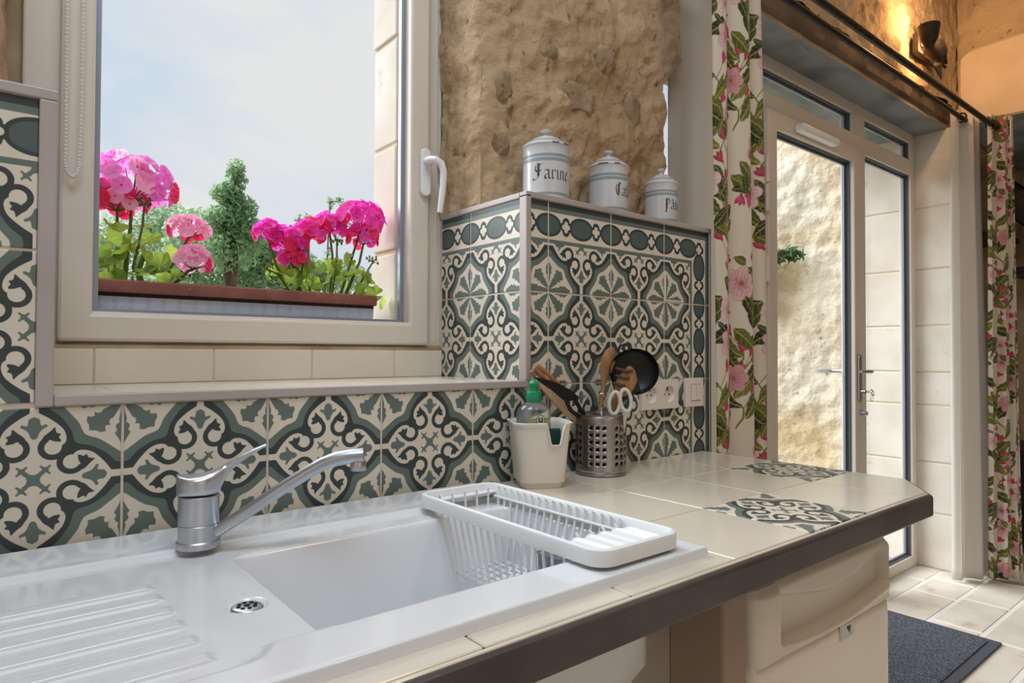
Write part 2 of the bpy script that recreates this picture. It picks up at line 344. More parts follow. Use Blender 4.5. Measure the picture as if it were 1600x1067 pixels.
M['bark'] = mat('bark', (96, 82, 66), .95, col2=(70, 60, 50), nscale=12, bump=.5, bscale=30)
FLORAL = cloth_mat('floral_cotton', floral_image())
PLAIN = cloth_mat('plain_cotton', None, (232, 226, 218), .35)

# ------------------------------------------------------------------ mesh helpers
ORG = {}
class B:
    def __init__(s): s.v = []; s.f = []; s.mi = []; s.sm = []; s.uv = {}
    def add(s, vs, fs, mi=0, smooth=False):
        o = len(s.v); s.v += [tuple(v) for v in vs]
        for f in fs: s.f.append(tuple(i + o for i in f)); s.mi.append(mi); s.sm.append(smooth)
        return s
    def box(s, x0, x1, y0, y1, z0, z1, mi=0):
        return s.add([(x, y, z) for x in (x0, x1) for y in (y0, y1) for z in (z0, z1)], [(0, 1, 3, 2), (4, 6, 7, 5), (0, 4, 5, 1), (2, 3, 7, 6), (0, 2, 6, 4), (1, 5, 7, 3)], mi)
    def prism(s, poly, ax, a, b, mi=0, smooth=False):
        # polygon in the two other axes (cyclic order), extruded along axis ax from a to b
        n = len(poly); P = []
        for t in (a, b):
            for p, q in poly: P.append({0: (t, p, q), 1: (p, t, q), 2: (p, q, t)}[ax])
        fs = [tuple(range(n))[::-1], tuple(range(n, 2 * n))]
        s.add(P, fs, mi); o = len(s.v) - 2 * n
        for i in range(n):
            j = (i + 1) % n; s.f.append((o + i, o + j, o + n + j, o + n + i)); s.mi.append(mi); s.sm.append(smooth)
        return s
    def lathe(s, prof, c=(0, 0, 0), n=32, mi=0, smooth=True, mis=None, mtx=None):
        vs = []; fs = []
        for r, z in prof:
            for k in range(n):
                t = 2 * PI * k / n; vs.append(Vector((r * math.cos(t), r * math.sin(t), z)))
        if mtx is not None: vs = [mtx @ v for v in vs]
        vs = [v + Vector(c) for v in vs]
        o = len(s.v); s.v += [tuple(v) for v in vs]
        for i in range(len(prof) - 1):
            for k in range(n):
                j = (k + 1) % n; s.f.append((o + i * n + k, o + i * n + j, o + (i + 1) * n + j, o + (i + 1) * n + k)); s.mi.append(mis[i] if mis else mi); s.sm.append(smooth)
        if prof[0][0] > 1e-4: s.f.append(tuple(o + k for k in range(n))[::-1]); s.mi.append(mi); s.sm.append(False)
        if prof[-1][0] > 1e-4: s.f.append(tuple(o + (len(prof) - 1) * n + k for k in range(n))); s.mi.append(mi); s.sm.append(False)
        return s
    def tube(s, pts, r, n=8, mi=0, flat=1.0, up=None, closed=False):
        pts = [Vector(p) for p in pts]; N = len(pts); R = r if isinstance(r, (list, tuple)) else [r] * N
        o = len(s.v); prev = None
        for i, p in enumerate(pts):
            if closed: d = pts[(i + 1) % N] - pts[i - 1]
            else: d = pts[min(i + 1, N - 1)] - pts[max(i - 1, 0)]
            d.normalize()
            if prev is None:
                ref = Vector(up) if up else (Vector((0, 0, 1)) if abs(d.z) < .9 else Vector((1, 0, 0)))
                a = d.cross(ref).normalized()
            else: a = (prev - d * prev.dot(d)).normalized()
            prev = a; b = d.cross(a)
            for k in range(n):
                t = 2 * PI * k / n; s.v.append(tuple(p + a * math.cos(t) * R[i] + b * math.sin(t) * R[i] * flat))
        for i in range(N if closed else N - 1):
            i2 = (i + 1) % N
            for k in range(n):
                j = (k + 1) % n; s.f.append((o + i * n + k, o + i * n + j, o + i2 * n + j, o + i2 * n + k)); s.mi.append(mi); s.sm.append(True)
        if not closed:
            s.f.append(tuple(o + k for k in range(n))[::-1]); s.mi.append(mi); s.sm.append(False)
            s.f.append(tuple(o + (N - 1) * n + k for k in range(n))); s.mi.append(mi); s.sm.append(False)
        return s
    def grid(s, us, vs, fn, mi=0, smooth=True, uv=None):
        nu, nv = len(us), len(vs); o = len(s.v)
        for u in us:
            for v in vs: s.v.append(tuple(fn(u, v)))
        for i in range(nu - 1):
            for j in range(nv - 1):
                s.f.append((o + i * nv + j, o + (i + 1) * nv + j, o + (i + 1) * nv + j + 1, o + i * nv + j + 1)); s.mi.append(mi); s.sm.append(smooth)
        if uv:
            for i, u in enumerate(us):
                for j, v in enumerate(vs): s.uv[o + i * nv + j] = uv(u, v)
        return s
    def build(s, name, mats, parent=None, bevel=0, seg=2, solid=0, org=None, merge=False):
        if not isinstance(mats, (list, tuple)): mats = [mats]
        O = Vector(org) if org is not None else (ORG[parent] if parent else Vector((0, 0, 0)))
        me = bpy.data.meshes.new(name); me.from_pydata([tuple(Vector(v) - O) for v in s.v], [], s.f)
        for m in mats: me.materials.append(m)
        me.polygons.foreach_set('material_index', s.mi); me.polygons.foreach_set('use_smooth', s.sm)
        if s.uv:
            ul = me.uv_layers.new(name='UVMap')
            for lp in me.loops: ul.data[lp.index].uv = s.uv.get(lp.vertex_index, (0, 0))
        me.update()
        if any(s.sm) and len(s.f) < 60000: me.set_sharp_from_angle(angle=math.radians(38))
        o = bpy.data.objects.new(name, me); COL.objects.link(o); ORG[o] = O
        if parent is not None:
            o.parent = parent; o.location = O - ORG[parent]
        else: o.location = O
        if bevel:
            b = o.modifiers.new('bevel', 'BEVEL'); b.width = bevel; b.segments = seg; b.limit_method = 'ANGLE'; b.angle_limit = math.radians(35); b.harden_normals = False
        if solid:
            b = o.modifiers.new('solid', 'SOLIDIFY'); b.thickness = solid; b.offset = 0
        return o
def tag(o, label, cat, group=None, kind=None):
    o['label'] = label; o['category'] = cat
    if group: o['group'] = group
    if kind: o['kind'] = kind
    return o
def thing(name, label, cat, loc=(0, 0, 0), group=None, kind=None):
    o = bpy.data.objects.new(name, None); COL.objects.link(o); o.location = loc; ORG[o] = Vector(loc); o.empty_display_size = .05
    return tag(o, label, cat, group, kind)
def bx(name, m, parent, x0, x1, y0, y1, z0, z1, bevel=0, seg=2, **k):
    return B().box(x0, x1, y0, y1, z0, z1).build(name, m, parent, bevel, seg, **k)
def inst(src, name, parent, loc, rot=(0, 0, 0), scale=None):
    o = src.copy(); o.name = name; COL.objects.link(o); o.parent = parent
    o.location = Vector(loc) - (ORG[parent] if parent else Vector((0, 0, 0))); o.rotation_euler = rot
    if scale: o.scale = scale if isinstance(scale, (tuple, list)) else (scale,) * 3
    ORG[o] = Vector(loc); return o
def rrect(x0, x1, y0, y1, r, n=6):
    o = []
    for cx, cy, a0 in ((x1 - r, y1 - r, 0), (x0 + r, y1 - r, 90), (x0 + r, y0 + r, 180), (x1 - r, y0 + r, 270)):
        for k in range(n + 1):
            a = math.radians(a0 + 90 * k / n); o.append((cx + r * math.cos(a), cy + r * math.sin(a)))
    return o
def frange(a, b, n): return [a + (b - a) * i / (n - 1) for i in range(n)]
def fbm(x, y, z, o=4):
    v = 0; a = 1
    for i in range(o): v += a * NZ.noise((x, y, z)); x *= 2.1; y *= 2.1; z *= 2.1; a *= .5
    return v
def struct(o, label, cat): return tag(o, label, cat, None, 'structure')

# ------------------------------------------------------------------ room shell
YS = .165           # room-side face of the stone wall
YW = .325           # room-side face of the window frame
W = B()
W.box(-2.2, -.14, YS + .012, .52, -.9, 2.4)                 # left of the window
W.box(-.14, .735, .02, .52, -.9, .19)                       # under the sill
W.box(-.14, .735, YW, .36, .19, .275)
W.box(-.14, .66, .36, .52, .19, .318)                       # outer sill course
W.box(-.14, .745, YS + .03, .52, 1.9, 2.4)                  # head of the window
W.box(-2.2, -.0805, .012, YS + .02, -.9, .598)              # tiled upstand left
W.box(.747, 1.385, .012, YS + .02, -.9, .592)               # tiled block right of the window
W.box(.747, 1.40, YS + .015, .40, -.9, 2.4)                 # pier between window and door
W.box(.67, .80, .345, .40, -.9, 2.4)
W.box(-.40, -.10, .348, .40, .2, 2.4)
W.box(1.30, 1.52, .40, .52, 1.2, 2.4)
wall = struct(W.build('wall_back', M['mortar']), 'stone and tiled kitchen wall around the window and glazed door', 'wall')
ORG[wall] = Vector((0, 0, 0))
# rubble face: starts in the window reveal, turns the corner, runs to the door recess
def stone_face(path, zs, amp, seed, mname='stone', round_=.04, name='stone_face', parent=wall, edge=None):
    # path: list of (x, y) with outward normal to the right hand of travel
    P = [Vector((p[0], p[1], 0)) for p in path]
    seg = [(P[i + 1] - P[i]).length for i in range(len(P) - 1)]; L = sum(seg)
    n = max(8, int(L / (.0075 if L < 1.2 else .012))); us = frange(0, L, n)
    def at(u):
        q = u
        for i, l in enumerate(seg):
            if q <= l or i == len(seg) - 1: return P[i].lerp(P[i + 1], min(q / l, 1)), i
            q -= l
    nrm = []
    for i in range(len(seg)):
        d = (P[i + 1] - P[i]).normalized(); nrm.append(Vector((d.y, -d.x, 0)))
    def fn(u, z):
        acc = Vector((0, 0, 0)); an = Vector((0, 0, 0))
        for k in range(-2, 3):
            p, i = at(min(max(u + k * round_ / 2, 0), L)); acc += p; an += nrm[i]
        p = acc / 5; an = an / 5
        h = amp * (fbm(p.x * 5 + seed, p.y * 5, z * 5) * .6 + .45 * fbm(p.x * 17 + seed, p.y * 17, z * 17, 4))
        h += amp * .12 * fbm(p.x * 46 + seed, p.y * 46, z * 46, 3)
        h -= amp * .9 * max(0, NZ.noise((p.x * 14 + seed, p.y * 14, z * 12 + 9)) - .3) * 1.5
        h += amp * .9 * max(0, NZ.noise((p.x * 9 + seed * 2, p.y * 9, z * 9 + 4)) - .18) * 1.6
        q = p + an * h
        zz = z
        if edge: q, zz = edge(u, L, q, z)
        return (q.x, q.y, zz)
    return B().grid(us, zs, fn).build(name, M[mname], parent)
def edge_door(u, L, q, z):
    # ragged edge beside the door recess, leaving a slit of daylight next to the plain curtain
    t = max(0, (u - (L - .18)) / .18)
    if z > 1.06: q = q + Vector((t * (.085 * min(1, (z - 1.06) / .09)), 0, 0))
    q = q + Vector((t * .008 * NZ.noise((3, 1, z * 14)), 0, 0))
    return q, z
stone_face([(.737, .345), (.737, YS), (1.414, YS)], frange(.598, 2.0, 190), .022, 3.1, edge=edge_door)
stone_face([(1.412, YS), (1.43, .40)], frange(.598, 2.4, 60), .006, 9.1)
stone_face([(-2.2, YS), (-.138, YS), (-.138, .345)], frange(.598, 2.4, 110), .018, 6.3)
# stones showing through the render
for k, (x, z, w, h) in enumerate([(1.05, .93, .15, .075), (.93, 1.03, .10, .05), (.80, .90, .06, .08), (.97, 1.23, .11, .06), (1.16, 1.07, .07, .09), (1.27, .95, .06, .10), (.795, .76, .05, .06), (1.18, .80, .05, .09)]):
    n = 26; b = B(); rr = random.Random(k)
    pts = []
    for ri, (fr, dy) in enumerate(((1.08, .008), (.95, .000), (.78, -.005), (.40, -.0065))):
        for i in range(n):
            a = 2 * PI * i / n; j = 1 + .30 * NZ.noise((math.cos(a) * 1.6 + k * 3, math.sin(a) * 1.6, k)) + .12 * NZ.noise((math.cos(a) * 5 + k, math.sin(a) * 5, k))
            pts.append((x + math.cos(a) * w / 2 * fr * j, YS + dy - .004 + .007 * NZ.noise((k + math.cos(a) * fr * 3, math.sin(a) * fr * 3, 5)), z + math.sin(a) * h / 2 * fr * j))
    fs = [(r * n + i, r * n + (i + 1) % n, (r + 1) * n + (i + 1) % n, (r + 1) * n + i) for r in range(3) for i in range(n)] + [tuple(range(3 * n, 4 * n))]
    b.add(pts, fs, 0, True).build('exposed_stone', M['stone2'], wall)

# patterned tiles -----------------------------------------------------------
TT = .011
TILE = {}
def tile_mesh(key, m, x0=-.0982, x1=.0982, z0=-.0982, z1=.0982):
    if key not in TILE:
        o = B().box(x0, x1, 0, TT, z0, z1).build('tile', m, None, bevel=.0012, seg=1)
        COL.objects.unlink(o); TILE[key] = o
    return TILE[key]
def put_tile(key, loc, rot=(0, 0, 0), parent=wall, name='patterned_tile', m=None, **k):
    return inst(tile_mesh(key, m, **k), name, parent, loc, rot)
J0, J1, J2 = .0955, .2945, .4945            # row centres
ZB = [J0, J1, J2]
for k in range(-5, 7):                       # row under the sill and along the worktop
    xc = .2 * k + .1
    if k == 6: continue
    put_tile('main_low', (xc, 0, J0), m=T_MAIN, z1=.0935 if k < 4 else .0982) if k < 3 else put_tile('main', (xc, 0, J0), m=T_MAIN)
# upstand left of the window
for k in range(-5, -1):
    put_tile('main', (.2 * k + .1, 0, J1), m=T_MAIN); put_tile('bord', (.2 * k + .1, 0, J2), m=T_BORD)
put_tile('main_l', (-.1, 0, J1), m=T_MAIN, x1=.0); put_tile('bord_l', (-.1, 0, J2), m=T_BORD, x1=.0)
# block right of the window
put_tile('main_r', (.7, 0, J1), m=T_MAIN, x0=.048); put_tile('bord_r', (.7, 0, J2), m=T_BORD, x0=.048)
for k in (4, 5):
    put_tile('main', (.2 * k + .1, 0, J1), m=T_MAIN); put_tile('bord', (.2 * k + .1, 0, J2), m=T_BORD)
put_tile('corn', (1.3, 0, J2), m=T_CORN)
for z in (J1, J0): put_tile('bord', (1.3, 0, z), rot=(0, PI / 2, 0), m=T_BORD)
# reveal face of the block, looking at the window
for z, nm, m in ((J1, 'main', T_MAIN), (J2, 'bord', T_BORD)):
    put_tile(nm, (.734, .102, z), rot=(0, 0, -PI / 2), m=m)
for z, nm, m in ((J1, 'main', T_MAIN), (J2, 'bord', T_BORD)):
    put_tile(nm + '_rv', (.734, .302, z), rot=(0, 0, -PI / 2), m=m, x0=-.022, x1=.0982)
# grout bed
bx('grout_bed', M['grout'], wall, -2.2, -.0815, .0015, .0125, -.02, .5995)
bx('grout_bed', M['grout'], wall, -.0815, .7405, .0015, .0125, -.02, .19)
bx('grout_bed', M['grout'], wall, .7405, 1.3985, .0015, .0125, -.02, .5935)
bx('grout_bed', M['grout'], wall, .7356, .7475, .0045, .335, .19, .5935)
# edge trims
bx('edge_trim', M['trim'], wall, -2.2, -.0795, -.004, .02, .5935, .608, .002)
bx('edge_trim', M['trim'], wall, -.0998, -.0798, -.004, .03, .1905, .5935, .002)
bx('edge_trim', M['trim'], wall, -.0796, .742, -.004, .02, .1905, .205, .002)
bx('edge_trim', M['trim'], wall, .733, .747, -.004, .02, .205, .6, .002)
bx('edge_trim', M['trim'], wall, .733, 1.401, -.004, .02, .5935, .6065, .002)
bx('edge_trim', M['trim'], wall, .733, .745, .02, .33, .5935, .6065, .002)
bx('edge_trim', M['trim'], wall, 1.3925, 1.401, -.003, .02, -.02, .5935, .002)
bx('ledge_slab', M['trim'], wall, .745, 1.385, .02, YS + .01, .592, .6, .002)
# glazed sill and its upstand
for k in range(-1, 4):
    x0, x1 = max(.2 * k, -.08) + .0012, min(.2 * (k + 1), .7335) - .0012
    bx('sill_tile', M['cream'], wall, x0, x1, .0205, .318, .194, .2045, .0012, 1)
    bx('upstand_tile', M['cream'], wall, x0, x1, .3185, .3285, .205, .268, .0012, 1)
bx('grout_bed', M['grout'], wall, -.08, .7335, .02, .33, .188, .2032)
bx('grout_bed', M['grout'], wall, -.08, .7335, .321, .332, .2, .266)
b = B(); xs = frange(-.14, .735, 60)
b.grid(xs, [0, 1, 2], lambda x, v: (x, .326 + (0 if v == 1 else .004) + .0015 * NZ.noise((x * 40, v, 1)), .268 + v * .005 + .001 * NZ.noise((x * 30, 5, v))))
b.build('mortar_joint', M['mortar'], wall)

# ------------------------------------------------------------------ window
win = struct(thing('window_1', '', ''), 'white framed kitchen window over the sink with a pink geranium view', 'window')
def frame(name, m, parent, x0, x1, z0, z1, y0, y1, w, bevel=.004, wb=None):
    wb = wb or w
    poly_o = [(x0, z0), (x1, z0), (x1, z1), (x0, z1)]; poly_i = [(x0 + w, z0 + wb), (x1 - w, z0 + wb), (x1 - w, z1 - w), (x0 + w, z1 - w)]
    b = B(); V = []
    for y in (y0, y1):
        for p in poly_o + poly_i: V.append((p[0], y, p[1]))
    F = []
    for i in range(4):
        j = (i + 1) % 4
        F += [(i, j, 4 + j, 4 + i), (8 + j, 8 + i, 12 + i, 12 + j), (i, 8 + i, 8 + j, j), (4 + i, 4 + j, 12 + j, 12 + i)]
    b.add(V, F); return b.build(name, m, parent, bevel)
ZT = 1.95
frame('fixed_frame', M['upvc'], win, -.108, .741, .276, ZT, YW + .012, .40, .06, .004)
frame('sash', M['upvc'], win, -.055, .694, .281, ZT - .03, YW - .006, .375, .052, .006, wb=.050)
frame('gasket', M['gasket'], win, -.006, .646, .327, ZT - .08, YW + .006, .372, .0035, 0)
frame('glass_spacer', M['spacer'], win, -.0035, .643, .330, ZT - .085, YW + .026, YW + .038, .012, 0)
bx('glass_pane', M['glass'], win, -.004, .644, .329, ZT - .084, YW + .022, YW + .026)
for x in (.704, .722): bx('frame_bead', M['upvc'], win, x, x + .003, YW + .0085, YW + .013, .29, ZT, .001, 1)
hd = B(); hd.prism(rrect(.664, .692, .644, .760, .013, 6), 1, YW - .018, YW - .006)
hnd = hd.build('handle_plate', M['white'], win, .004, 3)
B().tube([(.678, YW - .016, .728), (.678, YW - .038, .728), (.684, YW - .05, .726), (.697, YW - .054, .718), (.703, YW - .055, .70), (.702, YW - .054, .66), (.696, YW - .05, .60)], [.011, .0105, .0105, .0105, .0098, .0095, .0085], 12, flat=.85).build('handle_lever', M['white'], hnd)
# outer reveal of the window
rev = struct(thing('wall_outside', '', ''), 'pale stone outer reveal of the kitchen window', 'wall')
bx('reveal_core', M['mortar'], rev, .656, .95, .385, .52, -.9, 2.4)
bx('joint_fill', M['joint_pale'], rev, .6515, .69, .407, .517, -.3, 2.2)
for i in range(9):
    z0 = -.30 + .272 * i + .008
    bx('reveal_block', M['ashlar'], rev, .648 - .002 * (i % 2), .70, .405, .5215 + .003 * (i % 3), z0, z0 + .262, .004, 2)

# bead chain of the blind
chain = thing('bead_chain', 'white beaded blind chain looping down in front of the window frame', 'chain', (-.038, .305, .564))
b = B(); pts = []
def chain_pt(t):
    if t < .46: return (-.048 + .006 * (1 - t / .46) ** 2 - .001 * math.sin(t * 9), .306, 1.35 - (1.35 - .60) * t / .46)
    if t < .54:
        a = PI + (t - .46) / .08 * PI; return (-.0375 + .0105 * math.cos(a), .306, .60 + .034 * math.sin(a))
    q = (t - .54) / .46; return (-.027 + .003 * math.sin(q * 5) - .004 * max(0, q - .25), .306, .60 + (1.35 - .60) * q)
N = 235
for i in range(N): 
    c = chain_pt(i / (N - 1)); b.lathe([(0, -.0029), (.0021, -.002), (.0030, 0), (.0021, .002), (0, .0029)], c, 8)
bb = b.build('bead_string', M['beads'], chain); bb['kind'] = 'stuff'

# ------------------------------------------------------------------ door recess
DX0, DX1 = 1.53, 3.868
D = B()
D.box(DX1 + .01, 4.3, YS + .012, .66, -.9, 1.487)
D.box(DX0 - .1, 5.4, .20, .80, 1.487, 2.4)
D.box(1.41, DX0, .40, .8, -.9, 1.487)
D.box(4.3, 5.4, .72, .80, -.9, 1.6)
wall_door = struct(D.build('wall_door', M['mortar']), 'rough stone wall above and beside the glazed entrance door', 'wall')
ORG[wall_door] = Vector((0, 0, 0))
stone_face([(1.40, YS), (3.955, YS)], frange(1.585, 2.4, 60), .022, 4.4, parent=wall_door)
bx('soffit_plaster', M['plaster_grey'], wall_door, 1.42, DX1 + .01, .195, .80, 1.483, 1.489)
b = B(); xs = frange(1.40, 3.90, 120)
b.grid(xs, [0, .3, .6, .8, 1], lambda x, v: (x, .19 - .014 * v + .005 * NZ.noise((x * 6, v * 3, 2)) + (.03 if v == 0 else 0), 1.484 + .125 * v + .004 * NZ.noise((x * 9, 0, 1)) * (1 - v)))
b.build('lintel_face', M['lintel'], wall_door)
zc = [-.9, -.60, -.325, -.015, .165, .42, .73, 1.07, 1.485]
for i in range(len(zc) - 1):
    bx('jamb_block', M['ashlar'], wall_door, DX1 + .0015 * (i % 2), DX1 + .06, .172 - .004 * (i % 3), .372, zc[i] + .003, zc[i + 1] - .003, .006, 2)
    for y0, y1 in (((.372, .665),) if i % 2 else ((.372, .66),)):
        bx('jamb_block', M['ashlar'], wall_door, DX1 - .004, DX1 + .06, y0 + .001, y1, zc[i] + .003, zc[i + 1] - .003, .006, 2)

bx('joint_fill', M['joint_pale'], wall_door, DX1 + .004, DX1 + .05, .18, .37, -.9, 1.485)
bx('joint_fill', M['joint_pale'], wall_door, DX1 - .0005, DX1 + .05, .373, .655, -.9, 1.485)
door = struct(thing('door_1', '', '', (2.9, .35, -.9)), 'white glazed entrance door with transoms and a glazed side panel', 'door')
YD = .35
def bar(nm, x0, x1, z0, z1, y0=YD, y1=YD + .06, m='upvc', bv=.004): return bx(nm, M[m], door, x0, x1, y0, y1, z0, z1, bv)
bar('frame_post', 2.225, 2.29, -.9, 1.484); bar('frame_post', 3.812, DX1, -.9, 1.484); bar('frame_post', DX0, DX0 + .06, -.9, 1.484)
bar('frame_head', 2.29, 3.812, 1.43, 1.484); bar('frame_head', DX0 + .06, 2.225, 1.43, 1.484)
bar('transom_bar', 2.29, 3.812, 1.252, 1.335)
bar('mullion', 3.135, 3.235, -.9, 1.252); bar('mullion', 3.093, 3.235, 1.335, 1.43)
bar('bottom_rail', 3.235, 3.812, -.9, -.842); bar('bottom_rail', DX0 + .06, 2.225, -.9, -.842)
bar('threshold', 2.29, 3.135, -.9, -.875)
frame('door_leaf', M['upvc'], door, 2.288, 3.133, -.873, 1.256, YD - .022, YD + .045, .07, .006, wb=.10)
for (x0, x1, z0, z1, y) in ((2.357, 3.064, -.775, 1.187, YD), (2.288, 3.095, 1.333, 1.432, YD + .012), (3.233, 3.814, 1.333, 1.432, YD + .012), (3.233, 3.814, -.844, 1.254, YD + .012), (DX0 + .058, 2.227, -.844, 1.432, YD + .012)):
    frame('gasket', M['gasket'], door, x0, x1, z0, z1, y, y + .034, .006, 0)
    frame('glass_spacer', M['spacer'], door, x0 + .004, x1 - .004, z0 + .004, z1 - .004, y + .02, y + .03, .013, 0)
    bx('glass_pane', M['glass'], door, x0 + .003, x1 - .003, y + .016, y + .020, z0 + .003, z1 - .003)
for z in (.885, 1.0, .60):
    b = B().lathe([(.0, 0), (.010, 0), (.010, .05), (.008, .052), (.010, .054), (.010, .105), (0, .105)], (2.272, YD - .028, z - .05), 10); b.build('hinge', M['upvc'], door)
vent = B(); vent.prism(rrect(2.49, 2.83, 1.198, 1.232, .016, 6), 1, YD - .062, YD - .022); vent.build('vent_cover', M['white'], door, .008, 3)
pl = B(); pl.prism(rrect(3.078, 3.106, .035, .26, .013, 6), 1, YD - .034, YD - .022); hp = pl.build('handle_plate', M['steel'], door, .002)
B().tube([(3.092, YD - .03, .18), (3.092, YD - .075, .18), (3.085, YD - .085, .18), (3.05, YD - .088, .181), (2.965, YD - .088, .182)], [.009, .009, .0095, .0105, .0085], 12, flat=.8).build('handle_lever', M['steel'], hp)
B().tube([(3.08, YD + .045, .18), (3.08, YD + .10, .18), (3.06, YD + .105, .18), (2.96, YD + .105, .181)], [.009, .009, .01, .009], 10).build('outer_lever', M['chrome'], door)
k = B(); k.lathe([(0, 0), (.009, 0), (.009, .022), (0, .022)], (3.092, YD - .034, .085), 12, mtx=Matrix.Rotation(PI / 2, 3, 'X')); kk = k.build('key_barrel', M['steel'], hp)
b = B(); b.box(3.0905, 3.0935, YD - .075, YD - .052, .08, .09); b.tube([(3.092 + .012 * math.cos(a), YD - .085 + .004 * math.sin(a), .082 + .013 * math.sin(a)) for a in frange(0, 2 * PI * 15 / 16, 16)], .003, 6, closed=True); b.tube([(3.092 + .012 * math.cos(a), YD - .083, .055 + .016 * math.sin(a)) for a in frange(0, 2 * PI * 15 / 16, 16)], .0012, 5, closed=True)
b.build('key', M['chrome'], hp)
B().lathe([(0, 0), (.016, 0), (.016, .012), (.011, .02), (.010, .03), (0, .032)], (3.115, YD - .022, -.02), 16, mtx=Matrix.Rotation(PI / 2, 3, 'X')).build('lock_knob', M['chrome'], door)

# ------------------------------------------------------------------ right wall, floor, ceiling, other walls
XR = 3.955
R_ = B(); R_.box(XR + .012, 5.3, -4.6, YS + .02, 1.502, 2.4)
wall_right = struct(R_.build('wall_right', M['mortar']), 'smooth peach plastered wall above the opening right of the door', 'wall'); ORG[wall_right] = Vector((0, 0, 0))
bx('soffit_board', M['plaster_grey'], wall_right, XR, 5.3, -4.6, YS, 1.492, 1.503)
stone_face([(XR, YS + .01), (XR, -4.6)], frange(1.495, 2.4, 50), .020, 8.2, parent=wall_right)
def peach(u, v):
    # smooth patch with a wavy rounded outline
    ys = .158 - 4.7 * u
    top = 1.905 + .018 * NZ.noise((ys * 4, 1, 1)) - .05 * max(0, 1 - u * 4.7 / .07) ** 2
    return (XR - .024 + .016 * (v in (0, 1)) + .012 * (u < .002), ys + .006 * NZ.noise((1, v * 9, 2)), 1.494 + (top - 1.494) * v)
B().grid([0, .003, .006, .01, .015, .02, .03, .04, .05, .06, .08, .1, .15, .2, .4, .7, 1], [0, .02, .1, .2, .3, .4, .5, .6, .7, .8, .9, .96, 1], peach).build('plaster_patch', M['plaster'], wall_right)
far = struct(stone_face([(5.25, .9), (5.25, -4.6)], frange(-.9, 1.6, 40), .03, 2.2, parent=None, name='wall_far'), 'dim rubble wall of the room beyond the opening', 'wall')
fl = struct(bx('floor', M['floor_joint'], None, -2.3, 5.4, -4.7, .36, -.95, -.9025), 'pale stone flagged floor with light joints', 'floor'); ORG[fl] = Vector((0, 0, 0))
rows = [.355, .226, .031, -.165, -.36, -.62, -.95, -1.3, -1.7, -2.1, -2.6, -3.1, -3.6, -4.1, -4.6]
fixed = {0: [2.2, 2.75, 3.17, 3.62, 3.955], 1: [2.1, 2.6, 3.0, 3.44, 3.70, 3.955], 2: [2.2, 2.75, 3.10, 3.49, 3.89, 4.3], 3: [2.0, 2.5, 3.05, 3.64, 4.0, 4.5], 4: [2.2, 2.7, 3.1, 3.5, 3.95, 4.4]}
rg = random.Random(3)
for i in range(len(rows) - 1):
    xs = fixed.get(i)
    if xs is None:
        xs = [-2.3]
        while xs[-1] < 5.2: xs.append(xs[-1] + rg.uniform(.38, .72))
    else:
        xs = list(xs)
        while xs[0] > -2.2: xs.insert(0, xs[0] - rg.uniform(.4, .65))
        if i > 1:
            while xs[-1] < 5.2: xs.append(xs[-1] + rg.uniform(.4, .65))
    for a, c in zip(xs[:-1], xs[1:]):
        g = .007; y1, y0 = rows[i] - g, rows[i + 1] + g
        V = [(a + g + rg.uniform(-.004, .004), y0), (c - g + rg.uniform(-.004, .004), y0), (c - g + rg.uniform(-.004, .004), y1), (a + g + rg.uniform(-.004, .004), y1)]
        B().prism(V, 2, -.93, -.9 + rg.uniform(-.001, .0)).build('flagstone', M['floor'], fl, .004, 1)
struct(bx('ceiling', M['ceiling'], None, -2.3, 5.4, -4.7, .55, 2.4, 2.5), 'pale ceiling above the kitchen', 'ceiling')
struct(bx('wall_left', M['wallpaint'], None, -2.35, -2.2, -4.7, .55, -.95, 2.5), 'lime washed left wall of the kitchen', 'wall')
struct(bx('wall_front', M['wallpaint'], None, -2.35, 5.4, -4.8, -4.65, -.95, 2.5), 'lime washed wall behind the viewer', 'wall')
# stairs and dark cabinet in the room beyond
stair = thing('stair_stringer', 'black sloping stair stringer in the dim room behind the floral curtain', 'stairs', (4.7, 0, .9))
b = B(); b.prism([(.185, 1.40), (.185, 1.17), (-2.2, -.9), (-1.95, -.9)], 0, 4.66, 4.72); b.build('stringer', M['iron'], stair, .004)
for i in range(8): bx('tread', M['iron'], stair, 4.72, 5.2, -1.7 + .27 * i, -1.45 + .27 * i, -.68 + .24 * i, -.645 + .24 * i, .004)
cab = thing('black_cabinet', 'black low cabinet half hidden by the right floral curtain', 'cabinet', (4.75, .2, -.9))
bx('body', M['black'], cab, 4.55, 5.1, .02, .62, -.86, -.32, .008); bx('top', M['black'], cab, 4.53, 5.12, .0, .64, -.32, -.295, .006)
for x in (4.6, 5.05):
    for y in (.07, .57): bx('leg', M['iron'], cab, x - .02, x + .02, y - .02, y + .02, -.9, -.86)
bx('door_panel', M['black'], cab, 4.542, 4.55, .04, .60, -.84, -.34, .003)

# ------------------------------------------------------------------ worktop
XE = 1.362; YF = -.578
top = thing('worktop', 'cream tiled kitchen worktop with dark edge and two patterned inset tiles', 'worktop', (.5, -.3, -.04))
core_poly = [(-.75, -.004), (XE - .01, -.004), (XE - .01, -.496), (1.245, YF + .012), (-.75, YF + .012)]
